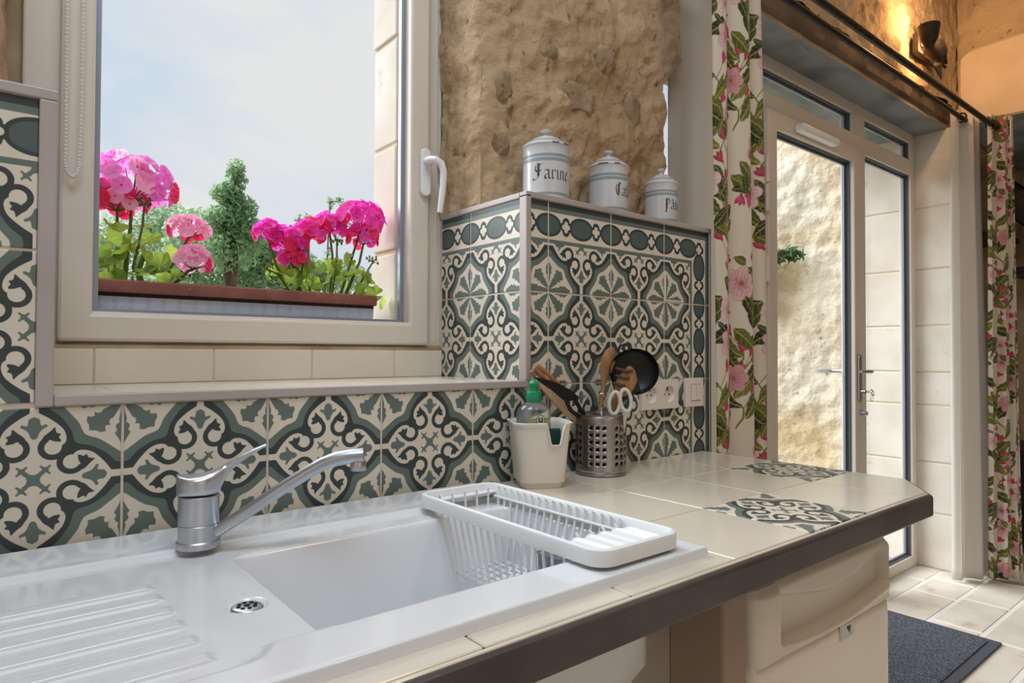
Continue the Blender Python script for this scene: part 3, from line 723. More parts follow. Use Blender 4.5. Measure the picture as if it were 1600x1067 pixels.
# a hole for the bowl of the sink is left by building the core in strips
b = B()
b.box(-.75, .07, YF + .012, -.004, -.042, -.011); b.box(.07, .545, YF + .012, -.50, -.042, -.011); b.box(.07, .545, -.15, -.004, -.042, -.011)
b.prism([(.56, -.004), (XE - .01, -.004), (XE - .01, -.49), (1.245, YF + .012), (.56, YF + .012)], 2, -.042, -.011)
b.build('core', M['board'], top)
gx = [-.6, -.4, -.2, 0, .2, .4, .6, .8, .992, 1.177, 1.362]
gy = [-.0015, -.2, -.39, YF]
CUT = (1.362, -.5, 1.247, YF)
def clip_poly(P):
    # cut the corner off with the line through CUT
    x0, y0, x1, y1 = CUT; d = lambda p: (x1 - x0) * (p[1] - y0) - (y1 - y0) * (p[0] - x0)
    o = []
    for i in range(len(P)):
        a, c = P[i], P[(i + 1) % len(P)]; da, dc = d(a), d(c)
        if da <= 0: o.append(a)
        if da * dc < 0: t = da / (da - dc); o.append((a[0] + (c[0] - a[0]) * t, a[1] + (c[1] - a[1]) * t))
    return o
SX1, SY0, SY1 = .585, -.548, -.02
g = .0012
for i in range(len(gx) - 1):
    for j in range(3):
        x0, x1, y1, y0 = gx[i] + g, gx[i + 1] - g, gy[j] - g, gy[j + 1] + g
        pat = (i == 7 and j == 2) or (i == 9 and j == 1)
        if x1 < SX1 + .02:
            if j < 2: continue
            y1 = -.532                        # only the front strip shows past the sink
        if pat:
            key = 'top%d' % i; cx, cy = (x0 + x1) / 2, (y0 + y1) / 2; hx, hy = (x1 - x0) / 2, (y1 - y0) / 2
            put_tile(key, (cx, cy, 0.0003), rot=(-PI / 2, 0, 0), parent=top, m=T_MAIN, x0=-hx, x1=hx, z0=-hy, z1=hy)
            continue
        P = clip_poly([(x0, y0), (x1, y0), (x1, y1), (x0, y1)])
        if len(P) > 2: B().prism(P, 2, -.011, 0).build('worktop_tile', M['cream'], top, .0012, 1)
b = B(); b.prism([(SX1 + .001, -.003), (XE - .003, -.003), (XE - .003, -.499), (1.246, YF + .003), (SX1 + .001, YF + .003)], 2, -.011, -.0014); b.box(-.75, SX1 + .001, YF + .003, -.532, -.011, -.0012)
b.build('grout_bed', M['joint'], top)
def nosing(P0, P1, nm, e0=0, e1=0):
    d = (Vector(P1) - Vector(P0)).normalized(); nx, ny = d.y, -d.x
    b = B(); z0, z1 = -.045, -.0034; t = .011
    prof = [(0, z0), (t - .003, z0), (t, z0 + .003), (t, z1 - .006), (t - .0015, z1 - .002), (t - .005, z1), (0, z1)]
    V = []
    for P, e in ((P0, -e0), (P1, e1)):
        for o, z in prof: V.append((P[0] + nx * o + d.x * e * o, P[1] + ny * o + d.y * e * o, z))
    n = len(prof); F = [tuple(range(n))[::-1], tuple(range(n, 2 * n))] + [(i, (i + 1) % n, n + (i + 1) % n, n + i) for i in range(n)]
    b.add(V, F); return b.build(nm, M['nosing'], top, .0015, 2)
bx('edge_highlight', M['cream'], top, -.75, 1.246, YF - .004, YF + .0008, -.008, -.0014, .001, 1)  # cream strip put in as the highlight line along the nosing
nosing((-.75, YF), (1.247, YF), 'edge_strip', 0, .35)
nosing((1.247, YF), (XE, -.5), 'edge_strip', .35, .4)
nosing((XE, -.5), (XE, -.02), 'edge_strip', .4, 0)
# under the worktop
pil = thing('low_partition', 'grey brown upright partition under the worktop left of the fridge', 'panel', (.67, -.48, -.9))
bx('partition_board', M['pillar'], pil, .640, .696, -.535, -.44, -.9, -.043, .006); 
wb = thing('support_post', 'pale plastered post under the worktop behind the sink bowl', 'post', (.75, -.1, -.9))
B().prism(rrect(.60, .70, -.055, -.01, .01), 2, -.9, -.043).build('post_body', M['pillar'], wb, .003)
bx('post_foot', M['pillar'], wb, .595, .705, -.058, -.008, -.9, -.86, .003)

# ------------------------------------------------------------------ sink
sink = thing('sink', 'white ceramic sink with ribbed drainer set into the cream worktop', 'sink', (.2, -.29, 0))
BX0, BX1, BY0, BY1 = .092, .535, -.478, -.190
def sdrr(x, y, x0, x1, y0, y1, r):
    cx, cy = (x0 + x1) / 2, (y0 + y1) / 2; qx, qy = abs(x - cx) - (x1 - x0) / 2 + r, abs(y - cy) - (y1 - y0) / 2 + r
    return math.hypot(max(qx, 0), max(qy, 0)) + min(max(qx, qy), 0) - r
def sst(a, b, x):
    t = min(max((x - a) / (b - a), 0), 1); return t * t * (3 - 2 * t)
SX0 = -.62
RIBS = [(-.255, -.007), (-.295, -.005), (-.338, -.003), (-.381, -.002), (-.425, -.001), (-.469, .001)]
def sink_h(x, y):
    z = .0125
    de = min(x - SX0, SX1 - x, y - SY0, SY1 - y)
    z -= .012 * (1 - sst(-.0004, .0022, de)) + .0012 * (1 - sst(0, .007, de))
    rec = sdrr(x, y, SX0 + .03, .048, -.50, -.135, .04)
    rec2 = sdrr(x, y, SX0 + .05, BX1 + .012, -.474, -.137, .02)
    z -= .0070 * (1 - sst(-.010, .006, min(rec, rec2)))
    if x < .03:
        for yr, xe in RIBS:
            if abs(y - yr) < .024:
                e = 1 - sst(xe - .006, xe + .004, x)
                # each rib climbs gently towards the front and drops off sharply
                t = (y - yr)
                z += .0032 * e * sst(-.0012, .0, t) * (1 - sst(.013, .024, t))
    db = sdrr(x, y, BX0, BX1, BY0, BY1, .02)
    if db < .012:
        z -= .006 * 0 + (.005 * sst(.010, 0, db) if False else 0)
        z -= .165 * (1 - sst(-.030, .0015, db)) if db > -.030 else .165
    ds = math.hypot(x - .060, y + .36)
    if ds < .03: z -= .003 * (1 - sst(.017, .021, ds))
    return z
def dense(a, b, base, marks):
    xs = set(round(v, 5) for v in frange(a, b, int((b - a) / base) + 1))
    for m_, w, s in marks:
        k = m_ - w
        while k <= m_ + w:
            if a <= k <= b: xs.add(round(k, 5))
            k += s
    return sorted(xs)
us = dense(SX0, SX1, .012, [(SX1 - .002, .004, .0006), (BX0 + .01, .022, .002), (BX1 - .01, .022, .002), (.048, .012, .002), (-.003, .012, .0016), (.06, .025, .0022)])
vs_ = dense(SY0, SY1, .010, [(SY0 + .002, .004, .0006), (SY1 - .003, .006, .002), (BY0 + .01, .022, .002), (BY1 - .01, .022, .002), (-.137, .012, .0015), (-.36, .025, .0022), (-.50, .012, .002)] + [(yr, .004, .0005) for yr, _ in RIBS] + [(yr + .014, .012, .003) for yr, _ in RIBS])
b = B(); b.grid(us, vs_, lambda x, y: (x, y, sink_h(x, y)))
b.build('basin_top', M['ceramic'], sink)
# rear upstand ledge carrying the tap
b = B(); b.grid(dense(SX0, SX1 - .004, .03, []), [0, .15, .3, .5, .75, .9, 1], lambda x, t: (x, -.122 + .102 * t, .0118 + .0022 * sst(0, .25, t) - .012 * sst(.93, 1, t)))
b.build('tap_ledge', M['ceramic'], sink)
b = B()
o_ = rrect(BX0 - .008, BX1 + .020, BY0 - .008, BY1 + .012, .03); i_ = rrect(BX0 + .005, BX1 + .005, BY0 + .004, BY1, .04); n = len(o_)
b.add([(x, y, -.02) for x, y in o_] + [(x, y, -.150) for x, y in o_] + [(x, y, -.178) for x, y in i_], [(r * n + i, r * n + (i + 1) % n, (r + 1) * n + (i + 1) % n, (r + 1) * n + i) for r in (0, 1) for i in range(n)], 0, True)
b.f.append(tuple(range(2 * n, 3 * n))[::-1]); b.mi.append(0); b.sm.append(False)
b.build('bowl_shell', M['ceramic'], sink)
ov = B().lathe([(0, .0042), (.0135, .0042), (.0155, .0034), (.0165, .002)], (.060, -.36, .0005), 28).build('overflow_grille', M['chrome'], sink)
b = B()
for k in range(8):
    a = k * PI / 4; b.lathe([(.0022, 0), (.0022, .0006), (0, .0006)], (.060 + .0085 * math.cos(a), -.36 + .0085 * math.sin(a), .0048), 8)
b.lathe([(.003, 0), (.003, .0006), (0, .0006)], (.060, -.36, .0048), 10)
b.build('grille_holes', M['dark'], ov)
B().lathe([(0, -.1495), (.03, -.1495), (.036, -.150), (.038, -.152)], (.31, -.33, .002), 24).build('waste', M['chrome'], sink)

# ------------------------------------------------------------------ tap
tx, ty = .0655, -.142
tap = thing('mixer_tap', 'brushed chrome single lever mixer tap behind the sink', 'tap', (tx, ty, .014))
B().lathe([(.0, .0), (.0262, 0), (.0266, .003), (.0262, .0075), (.0245, .009), (.0243, .0285), (.0236, .0292), (.0243, .030), (.0243, .0645), (.0232, .0655), (0, .0668)], (tx, ty, .014), 40).build('tap_body', M['chrome'], tap)
ld = Vector((.95, -.31, 0)).normalized(); lp = Vector((-ld.y, ld.x, 0))
UU = [-.0263, -.022, -.010, .004, .016, .024, .030, .038, .050, .064, .080]
ZTOP = [.1075, .1055, .1040, .1050, .1085, .1125, .1165, .1215, .1285, .1350, .1410]
ZBOT = [.0800, .0800, .0800, .0800, .0800, .0830, .0960, .1085, .1190, .1285, .1375]
WID = [.0006, .0144, .0243, .0260, .0209, .0165, .0130, .0105, .0088, .0078, .0062]
def smooth_interp(x, X, Y): return sum(float(np.interp(x + d, X, Y)) for d in (-.002, -.001, 0, .001, .002)) / 5
us = frange(-.0263, .080, 60); vs2 = frange(0, 2 * PI, 41)
def lever(u, a):
    zt, zb = smooth_interp(u, UU, ZTOP), smooth_interp(u, UU, ZBOT)
    wd = math.sqrt(max(1e-7, .0263 ** 2 - u * u)) if u < .012 else smooth_interp(u, UU, WID)
    if u < .012 < u + .002: pass
    c, s_ = math.cos(a), math.sin(a); q = 5 if u < .03 else 3
    k = (abs(c) ** q + abs(s_) ** q) ** (-1 / q)
    p = Vector((tx, ty, 0)) + ld * u + lp * wd * c * k; p.z = (zt + zb) / 2 + (zt - zb) / 2 * s_ * k
    return p
b = B(); b.grid(us, vs2, lever); n_ = len(vs2)
b.f.append(tuple(range((len(us) - 1) * n_, len(us) * n_ - 1))); b.mi.append(0); b.sm.append(False)
b.build('lever', M['chrome'], tap)
sd = Vector((.86, -.51, 0)).normalized()
def sp(u, z): p = Vector((tx, ty, z)) + sd * u; return p
b = B(); b.tube([sp(.012, .026), sp(.03, .037), sp(.06, .056), sp(.10, .083), sp(.135, .105), sp(.155, .116), sp(.172, .122), sp(.192, .125), sp(.207, .126)], [.0095, .0098, .0098, .0098, .0100, .0105, .0112, .0118, .0115], 16, flat=.85); b.build('spout', M['chrome'], tap)
B().lathe([(0, 0), (.0098, 0), (.0104, .002), (.0104, .012), (.009, .014)], sp(.200, .106), 20).build('aerator', M['chrome'], tap)
B().lathe([(0, 0), (.0022, 0), (.0022, .003), (0, .003)], sp(.0245, .092), 10, mtx=Matrix.Rotation(PI / 2, 3, 'Y')).build('indicator_dot', M['trim'], tap)

# ------------------------------------------------------------------ dish rack
RX0, RX1, RY0, RY1, RZ = .3925, .5475, -.538, -.130, .0155
rack = thing('dish_rack', 'white plastic dish rack laid across the sink bowl', 'dish rack', (.47, -.33, RZ))
def sweep(path, prof):
    n = len(path); m_ = len(prof); V = []; F = []
    for i, (x, y) in enumerate(path):
        x0, y0 = path[i - 1]; x1, y1 = path[(i + 1) % n]; d = Vector((x1 - x0, y1 - y0, 0)).normalized()
        for o, z in prof: V.append((x + d.y * o, y - d.x * o, z))
    for i in range(n):
        j = (i + 1) % n
        for k in range(m_ - 1): F.append((i * m_ + k, j * m_ + k, j * m_ + k + 1, i * m_ + k + 1))
    return V, F
path = rrect(RX0, RX1, RY0, RY1, .026, 8)
V, F = sweep(path, [(-.004, RZ + .0005), (0, RZ + .002), (.0005, RZ + .017), (-.001, RZ + .0205), (-.005, RZ + .022), (-.009, RZ + .0205), (-.0115, RZ + .016), (-.0135, RZ + .004), (-.004, RZ + .0005)])
B().add(V, F, 0, True).build('rim', M['white'], rack)
TY = -.448
def tray(y0, y1, ridges, nm):
    b = B()
    xs = frange(RX0 + .008, RX1 - .008, 60); ys = frange(y0, y1, 14)
    def fn(x, y):
        z = RZ + .009
        if ridges:
            ph = (x - RX0 - .008) / (RX1 - RX0 - .016) * 5.5; z += .0035 * max(0, 1 - abs((ph % 1) - .5) * 5)
            z -= .0025 * max(0, (y - (y1 - .01)) / .01)
        return (x, y, z)
    b.grid(xs, ys, fn); return b.build(nm, M['white'], rack, solid=.003)
tray(RY0 + .008, TY, True, 'drain_tray'); tray(-.158, RY1 - .008, False, 'end_tray')
bt = dict(x0=.409, x1=.531, y0=-.448, y1=-.158); bbm = dict(x0=.424, x1=.516, y0=-.436, y1=-.172); ZBK = -.078
def wire(p, q, nm='basket_bar', w=.0021, hook=None):
    pts = [p, q] if hook is None else [hook, p, q]
    return B().tube(pts, w, 6).build(nm, M['white'], rack)
for k in range(17):
    t = (k + .4) / 17
    yt = bt['y0'] + (bt['y1'] - bt['y0']) * t; yb = bbm['y0'] + (bbm['y1'] - bbm['y0']) * t
    wire((bt['x0'] - .004, yt, RZ + .008), (bbm['x0'], yb, ZBK)); wire((bt['x1'] + .004, yt, RZ + .018), (bbm['x1'], yb, ZBK), hook=(bt['x1'] - .001, yt, RZ + .020))
for k in range(5):
    t = (k + .5) / 5; xt = bt['x0'] + (bt['x1'] - bt['x0']) * t; xb = bbm['x0'] + (bbm['x1'] - bbm['x0']) * t
    wire((xt, bt['y0'], RZ + .012), (xb, bbm['y0'], ZBK), hook=(xt, bt['y0'] + .004, RZ + .0145)); wire((xt, bt['y1'], RZ + .016), (xb, bbm['y1'], ZBK), hook=(xt, bt['y1'] - .003, RZ + .019))
for k in range(7):
    x = bbm['x0'] + (bbm['x1'] - bbm['x0']) * k / 6; wire((x, bbm['y0'], ZBK), (x, bbm['y1'], ZBK), 'floor_bar')
for k in range(12):
    y = bbm['y0'] + (bbm['y1'] - bbm['y0']) * k / 11; wire((bbm['x0'], y, ZBK - .002), (bbm['x1'], y, ZBK - .002), 'floor_bar')
for z, e in ((RZ + .003, 0), (-.045, .55)):
    q = [(bt[a] + (bbm[a] - bt[a]) * e, bt[c] + (bbm[c] - bt[c]) * e, z) for a, c in (('x0', 'y0'), ('x1', 'y0'), ('x1', 'y1'), ('x0', 'y1'))]
    if e == 0: B().tube(q, .0022, 6, closed=True).build('basket_hoop', M['white'], rack)
B().tube([(x, y, ZBK - .001) for x, y in rrect(bbm['x0'], bbm['x1'], bbm['y0'], bbm['y1'], .006, 3)], .0022, 6, closed=True).build('basket_hoop', M['white'], rack)
cup = B(); cpath = rrect(.420, .447, -.440, -.395, .006, 4)
cup.add(*sweep(cpath, [(-.003, -.07), (0, -.002), (.0015, .0)]), 0, True); cup.build('cutlery_cup', M['pet'], rack, solid=.001)

# ------------------------------------------------------------------ caddy, bottle, sponge
cx, cy, ca = .713, -.068, math.radians(-27)
cad = thing('sink_caddy', 'cream plastic caddy with a notched rim beside the sink', 'caddy', (cx, cy, 0))
def caddy_pt(a, h):
    # super-ellipse section that widens upwards, with a U notch cut in the rim
    r = .044 + .011 * h + (.004 * sst(.93, 1, h)) - (.004 if h < .09 else 0) * 1
    c, s = math.cos(a), math.sin(a); k = (abs(c) ** 5 + abs(s) ** 5) ** -.2
    x, y = r * k * c, r * k * s
    dn = (a - math.radians(-72) + PI) % (2 * PI) - PI
    notch = .042 * (1 - sst(.13, .30, abs(dn)))
    z = h * (.128 - notch * sst(.45, 1, h))
    return (cx + x * math.cos(ca) - y * math.sin(ca), cy + x * math.sin(ca) + y * math.cos(ca), z)
b = B(); hs = [0, .02, .085, .095, .2, .35, .5, .6, .7, .8, .88, .94, 1]; A_ = frange(0, 2 * PI, 129)
b.grid(A_, hs, caddy_pt)
b.build('caddy_shell', M['caddy'], cad, solid=.0022)
n = 64; b = B(); b.add([caddy_pt(2 * PI * i / n, .0) for i in range(n)], [tuple(range(n))]); b.build('caddy_base', M['caddy'], cad, solid=.002)
bc = Vector((.706, -.060, .004))
bot = thing('soap_bottle', 'clear washing up liquid bottle with green cap in the caddy', 'bottle', bc)
Sx, Sy = 1.10, .86
def squash(bb, c): bb.v = [(c.x + (v[0] - c.x) * Sx, c.y + (v[1] - c.y) * Sy, v[2]) for v in bb.v]; return bb
squash(B().lathe([(0, 0), (.030, 0), (.033, .006), (.034, .09), (.0345, .115), (.0343, .136), (.032, .146), (.027, .153), (.019, .159), (.0125, .162), (.0125, .166)], bc, 36), bc).build('bottle_body', M['pet'], bot)
capo = B().lathe([(0, .160), (.0145, .160), (.0150, .162), (.0150, .180), (.0138, .182), (.0092, .1825), (.0085, .190), (.0098, .1915), (.0100, .1985), (.006, .2035), (.003, .206), (0, .2062)], bc, 24).build('cap', M['green_cap'], bot)
# wrapped label with its mark
def wrap(c, R, a, z): return (c[0] + R * Sx * math.cos(a), c[1] + R * Sy * math.sin(a), z)
a0 = math.atan2(-1.0, -.84)
def lab(u, v): return wrap(bc, .0350, a0 + u, bc.z + v)
b = B(); b.grid(frange(-.2, 1.05, 16), [0, 1], lambda u, v: lab(u, .088 + v * (.042 + .013 * (u + .2)))); lo = b.build('label', M['label'], bot)
b = B(); b.grid(frange(-.2, 1.04, 16), [.121, .131], lambda u, v: wrap(bc, .0353, a0 + u, bc.z + v)); b.build('label_band', M['label_band'], lo)
def disc(b, u0, v0, ru, rv, R, mi): 
    n = 20; P = [wrap(bc, R, a0 + u0 + ru * math.cos(t), bc.z + v0 + rv * math.sin(t)) for t in frange(0, 2 * PI * (n - 1) / n, n)]; b.add(P, [tuple(range(n))], mi)
b = B(); disc(b, .50, .1275, .26, .0100, .0355, 1); disc(b, .50, .1275, .225, .0086, .0357, 0)
for (u0, u1, v0, v1) in ((.36, .445, .125, .1325), (.555, .64, .125, .1325), (.38, .62, .1222, .1255)): b.grid([u0, u1], [v0, v1], lambda u, v: wrap(bc, .0359, a0 + u, bc.z + v), 1)
b.build('label_mark', [M['label'], M['ink']], lo)
spg = thing('sponge', 'dark green scouring sponge standing inside the notched caddy', 'sponge', (.729, -.086, .004))
b = B(); b.box(-.015, .020, -.006, .003, 0, .108); o = b.build('foam', M['sponge'], None, .004, 3); o.parent = spg; o.rotation_euler = (0, 0, ca - .1)
b = B(); b.box(-.015, .020, .0032, .008, 0, .108); o = b.build('scouring_pad', M['green_cap'], None, .003, 2); o.parent = spg; o.rotation_euler = (0, 0, ca - .1); o.data.materials[0] = M['sponge']

# ------------------------------------------------------------------ steel utensil holder
hx, hy, hr, hh = .903, -.058, .0555, .130
hold = thing('utensil_holder', 'perforated stainless steel utensil holder on the worktop', 'utensil holder', (hx, hy, 0))
b = B(); na = 24; rows_z = [.0205 + .0152 * k for k in range(7)]
face = math.atan2(-.99, -1.05)
def hp_(a, z, r=hr): return (hx + r * math.cos(a), hy + r * math.sin(a), z)
da = 2 * PI / na
VID = {}
def vid(a, z):
    k_ = (round((a % (2 * PI)) * 1000) % 6283, round(z * 1e5))
    if k_ not in VID: VID[k_] = len(b.v); b.v.append(hp_(a, z))
    return VID[k_]
def face_(ids): b.f.append(tuple(ids)); b.mi.append(0); b.sm.append(True)
for k in range(na):
    ac = face + da * (k - 1.5); am, a1 = ac - da / 2, ac + da / 2
    zz = [.006] + rows_z + [hh]
    for i in range(len(zz) - 1):
        z0, z1 = zz[i], zz[i + 1]; zc2 = (z0 + z1) / 2
        ring = [(am, z0), (ac, z0), (a1, z0), (a1, zc2), (a1, z1), (ac, z1), (am, z1), (am, zc2)]
        if k % 4 == 3 or i in (0, len(zz) - 2):
            c_ = vid(ac, zc2); R8 = [vid(*q) for q in ring]
            for m_ in range(8): face_((R8[m_], R8[(m_ + 1) % 8], c_))
        else:
            R16 = []; 
            I16 = [vid(ac + .0040 / hr * math.cos(math.radians(225 + 22.5 * m_)), zc2 + .0040 * math.sin(math.radians(225 + 22.5 * m_))) for m_ in range(16)]
            R8 = [vid(*q) for q in ring]
            for m_ in range(8):
                face_((R8[m_], R8[(m_ + 1) % 8], I16[(2 * m_ + 2) % 16], I16[2 * m_ + 1], I16[2 * m_]))
b.build('perforated_wall', M['steel'], hold, solid=.0006)
B().lathe([(0, 0), (hr - .002, 0), (hr + .0008, .002), (hr + .0008, .0065), (hr - .001, .007)], (hx, hy, 0), 48).build('base_ring', M['steel'], hold)
B().lathe([(hr - .001, hh - .003), (hr + .001, hh - .002), (hr + .0012, hh), (hr - .0008, hh + .0008), (hr - .0015, hh - .002)], (hx, hy, 0), 48).build('rim_ring', M['steel'], hold)
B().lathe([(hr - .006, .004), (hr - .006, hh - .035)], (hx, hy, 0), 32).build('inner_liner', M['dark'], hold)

def blade(b, pts, mi=0, th=.003, nrm=(.66, .75, 0)):
    # flat outline (points in space, roughly planar) given thickness along nrm
    n = len(pts); nv = Vector(nrm).normalized() * th / 2
    V = [tuple(Vector(p) - nv) for p in pts] + [tuple(Vector(p) + nv) for p in pts]
    b.add(V, [tuple(range(n)), tuple(range(n, 2 * n))[::-1]] + [(i, n + i, n + (i + 1) % n, (i + 1) % n) for i in range(n)], mi)
def plane_pt(base, u, v, w=0):
    # local frame facing the room: u to the right of the view, v up, w away
    return (base[0] + .777 * u + .63 * w, base[1] - .63 * u + .777 * w, base[2] + v)
HB = (hx, hy, .02)
def P(u, v, w=0): return plane_pt(HB, u, v, w)
HG = None
# small drawing units (1.4 mm) on an upright plane through the holder axis
def K(a, c, w=0): return P(a * .001404, .243 - c * .001404, w)
VW = (.63, .777, 0)
u1 = thing('wooden_spatula', 'pale wooden slotted spatula leaning left behind the black turner', 'spatula', P(.0, 0))
YN = (0, 1, 0)
b = B(); blade(b, [(0.7426, -0.0260, 0.2156), (0.7641, -0.0260, 0.2031), (0.8197, -0.0260, 0.1686), (0.8525, -0.0260, 0.1365), (0.8782, -0.0260, 0.1097), (0.8564, -0.0260, 0.1111), (0.8198, -0.0260, 0.1328), (0.7751, -0.0260, 0.1704), (0.7426, -0.0260, 0.2010)], 0, .006, YN); b.build('spatula_body', M['wood_light'], u1, .0015, 2)
B().tube([(0.8623, -0.0260, 0.1178), P(.012, .03, .0)], [.006, .0045], 8).build('handle', M['wood_light'], u1)
for q_ in ([(0.7749, -0.0180, 0.1862), (0.7532, -0.0180, 0.2057), (0.7354, -0.0180, 0.2248)], [(0.7970, -0.0180, 0.1882), (0.7676, -0.0180, 0.2135), (0.7442, -0.0180, 0.2327)], [(0.8196, -0.0180, 0.1903), (0.7858, -0.0180, 0.2159), (0.7531, -0.0180, 0.2367)]):
    B().tube(q_, [.0050, .0054, .0042], 10, up=YN, flat=.6).build('tine', M['wood'], u1)
u2 = thing('black_turner', 'black nylon turner leaning left out of the steel holder', 'turner', P(.0, 0))
b = B(); blade(b, [(0.7182, -0.0460, 0.2141), (0.7426, -0.0460, 0.2109), (0.7840, -0.0460, 0.2006), (0.8213, -0.0460, 0.1846), (0.8462, -0.0460, 0.1686), (0.8443, -0.0460, 0.1591), (0.8007, -0.0460, 0.1637), (0.7677, -0.0460, 0.1851), (0.7321, -0.0460, 0.2046)], 0, .003, YN); b.build('turner_blade', M['black'], u2, .001, 1)
B().tube([(0.8366, -0.0460, 0.1621), (0.8561, -0.0440, 0.1376), (0.8779, -0.0420, 0.1167)], [.0042, .0046, .005], 8).build('prong', M['black'], u2)
B().tube([(0.8063, -0.0460, 0.1662), (0.8224, -0.0450, 0.1422), (0.8513, -0.0430, 0.1240), (0.8779, -0.0420, 0.1111)], [.0042, .0044, .0046, .005], 8).build('prong', M['black'], u2)
B().tube([(0.8759, -0.0420, 0.1210), P(.02, .03, -.0)], [.0052, .005], 8).build('handle', M['black'], u2)
# wooden spoon behind the skimmer
u3 = thing('wooden_spoon', 'tall wooden spoon standing behind the black skimmer', 'spoon', P(.0, 0, .01))
B().tube([P(-.006, .0, .0), P(-.001, .10, .018), P(.012, .19, .028)], [.005, .005, .0055], 10).build('handle', M['wood'], u3)
b = B(); b.tube([P(.010, .18, .028), P(.014, .2, .029), P(.020, .225, .031), P(.026, .246, .033), P(.031, .256, .034)], [.006, .013, .0165, .012, .004], 14, flat=.4, up=(.63, .777, 0)); b.build('bowl', M['wood'], u3)
# black skimmer / ladle
u4 = thing('black_ladle', 'large black nylon ladle with round bowl and hanging hook', 'ladle', P(.02, 0, .01))
B().tube([P(.012, .0, .0), P(.030, .11, .012), P(.042, .155, .018)], [.0055, .006, .008], 10).build('handle', M['black'], u4)
b = B(); n = 36; V = []; 
for fr, dep in ((1.0, 0), (1.03, -.002), (1.0, .006), (.82, .016), (.5, .023), (.0001, .026)):
    for i in range(n):
        a = 2 * PI * i / n; uu = .072 + (.054 + .004 * math.cos(a)) * fr * math.cos(a); vv = .202 + .050 * fr * math.sin(a) * (1 + .10 * math.cos(a)) - .016 * fr * (math.cos(a + 2.2) > .6) * 0
        V.append(P(uu, vv, .018 + dep))
b.add(V, [(r * n + i, r * n + (i + 1) % n, (r + 1) * n + (i + 1) % n, (r + 1) * n + i) for r in range(5) for i in range(n)], 0, True)
b.build('ladle_bowl', M['black'], u4)
blade_ = B(); blade(blade_, [P(.034, .135, .02), P(.052, .135, .02), P(.092, .160, .021), P(.085, .18, .021), P(.03, .175, .02)], 0, .005); blade_.build('neck', M['black'], u4, .0015, 1)
B().tube([P(.040, .246, .019), P(.045, .259, .017), P(.055, .263, .016), P(.064, .259, .017), P(.066, .249, .019)], .0028, 8).build('hook', M['iron'], u4)
# slotted wooden pasta spoon in front
u5 = thing('pasta_spoon', 'brown wooden pasta spoon with dark slots in front of the ladle', 'spoon', P(.02, 0, -.01))
B().tube([P(.010, .0, .0), P(.022, .10, -.012), P(.034, .155, -.016)], [.005, .005, .006], 10).build('handle', M['wood'], u5)
b = B(); b.tube([K(22, 66, -.016), K(29, 58, -.017), K(36, 48, -.018), K(41, 38, -.018), K(43, 27, -.018), K(42, 20, -.018)], [.006, .017, .0215, .020, .012, .004], 18, flat=.22, up=VW); b.build('spoon_head', M['wood'], u5)
for k, (a_, c_) in enumerate(((38, 26), (35, 37), (30, 48))):
    B().tube([K(a_ - 17 + 2 * k, c_ - 3, -.0215), K(a_, c_ + 2, -.0232), K(a_ + 9 - 2 * k, c_ + 1, -.0222)], [.0025, .0042, .003], 8).build('slot', M['wood_dark'], u5)
# scissors
u6 = thing('scissors', 'kitchen scissors with pale oval handles in the steel holder', 'scissors', P(.03, 0, -.03))
for (u, v, tilt, w) in ((.0245, .136, .10, -.034), (.048, .142, -.13, -.036)):
    q = []
    for t in frange(0, 2 * PI * 23 / 24, 24):
        x, z = .0115 * math.cos(t), .024 * math.sin(t); q.append(P(u + x * math.cos(tilt) + z * math.sin(tilt), v + z * math.cos(tilt) - x * math.sin(tilt), w))
    B().tube(q, .0042, 10, closed=True).build('finger_loop', M['scissor'], u6)
b = B(); blade(b, [P(.022, .112, -.033), P(.034, .112, -.033), P(.042, .03, -.024), P(.034, .01, -.022)], 0, .003); blade(b, [P(.042, .118, -.035), P(.052, .116, -.035), P(.040, .03, -.027), P(.034, .01, -.025)], 0, .003); b.build('scissor_blades', M['chrome'], u6)
# small wire whisk ring
u7 = thing('whisk', 'small metal utensil with a wire hanging ring beside the scissors', 'whisk', P(.0, 0, -.02))
B().tube([P(.001, .0, -.018), P(-.002, .106, -.022)], [.0035, .004], 8).build('handle', M['chrome'], u7)
B().lathe([(0, 0), (.005, .002), (.006, .008), (.003, .014), (.0045, .018), (0, .022)], P(-.002, .104, -.022), 12).build('finial', M['chrome'], u7)
B().tube([P(-.001 + .0085 * math.cos(t), .140 + .016 * math.sin(t), -.022) for t in frange(-1.2, 3.9, 18)], .0013, 6).build('hanging_ring', M['chrome'], u7)

# ------------------------------------------------------------------ sockets and switch
soc = thing('double_socket', 'white double wall socket on the patterned tiles', 'socket', (1.17, 0, .16))
SC = (1.1365, 1.2075)
b = B(); n = 28; x0, x1, z0, z1 = 1.1, 1.244, .123, .197
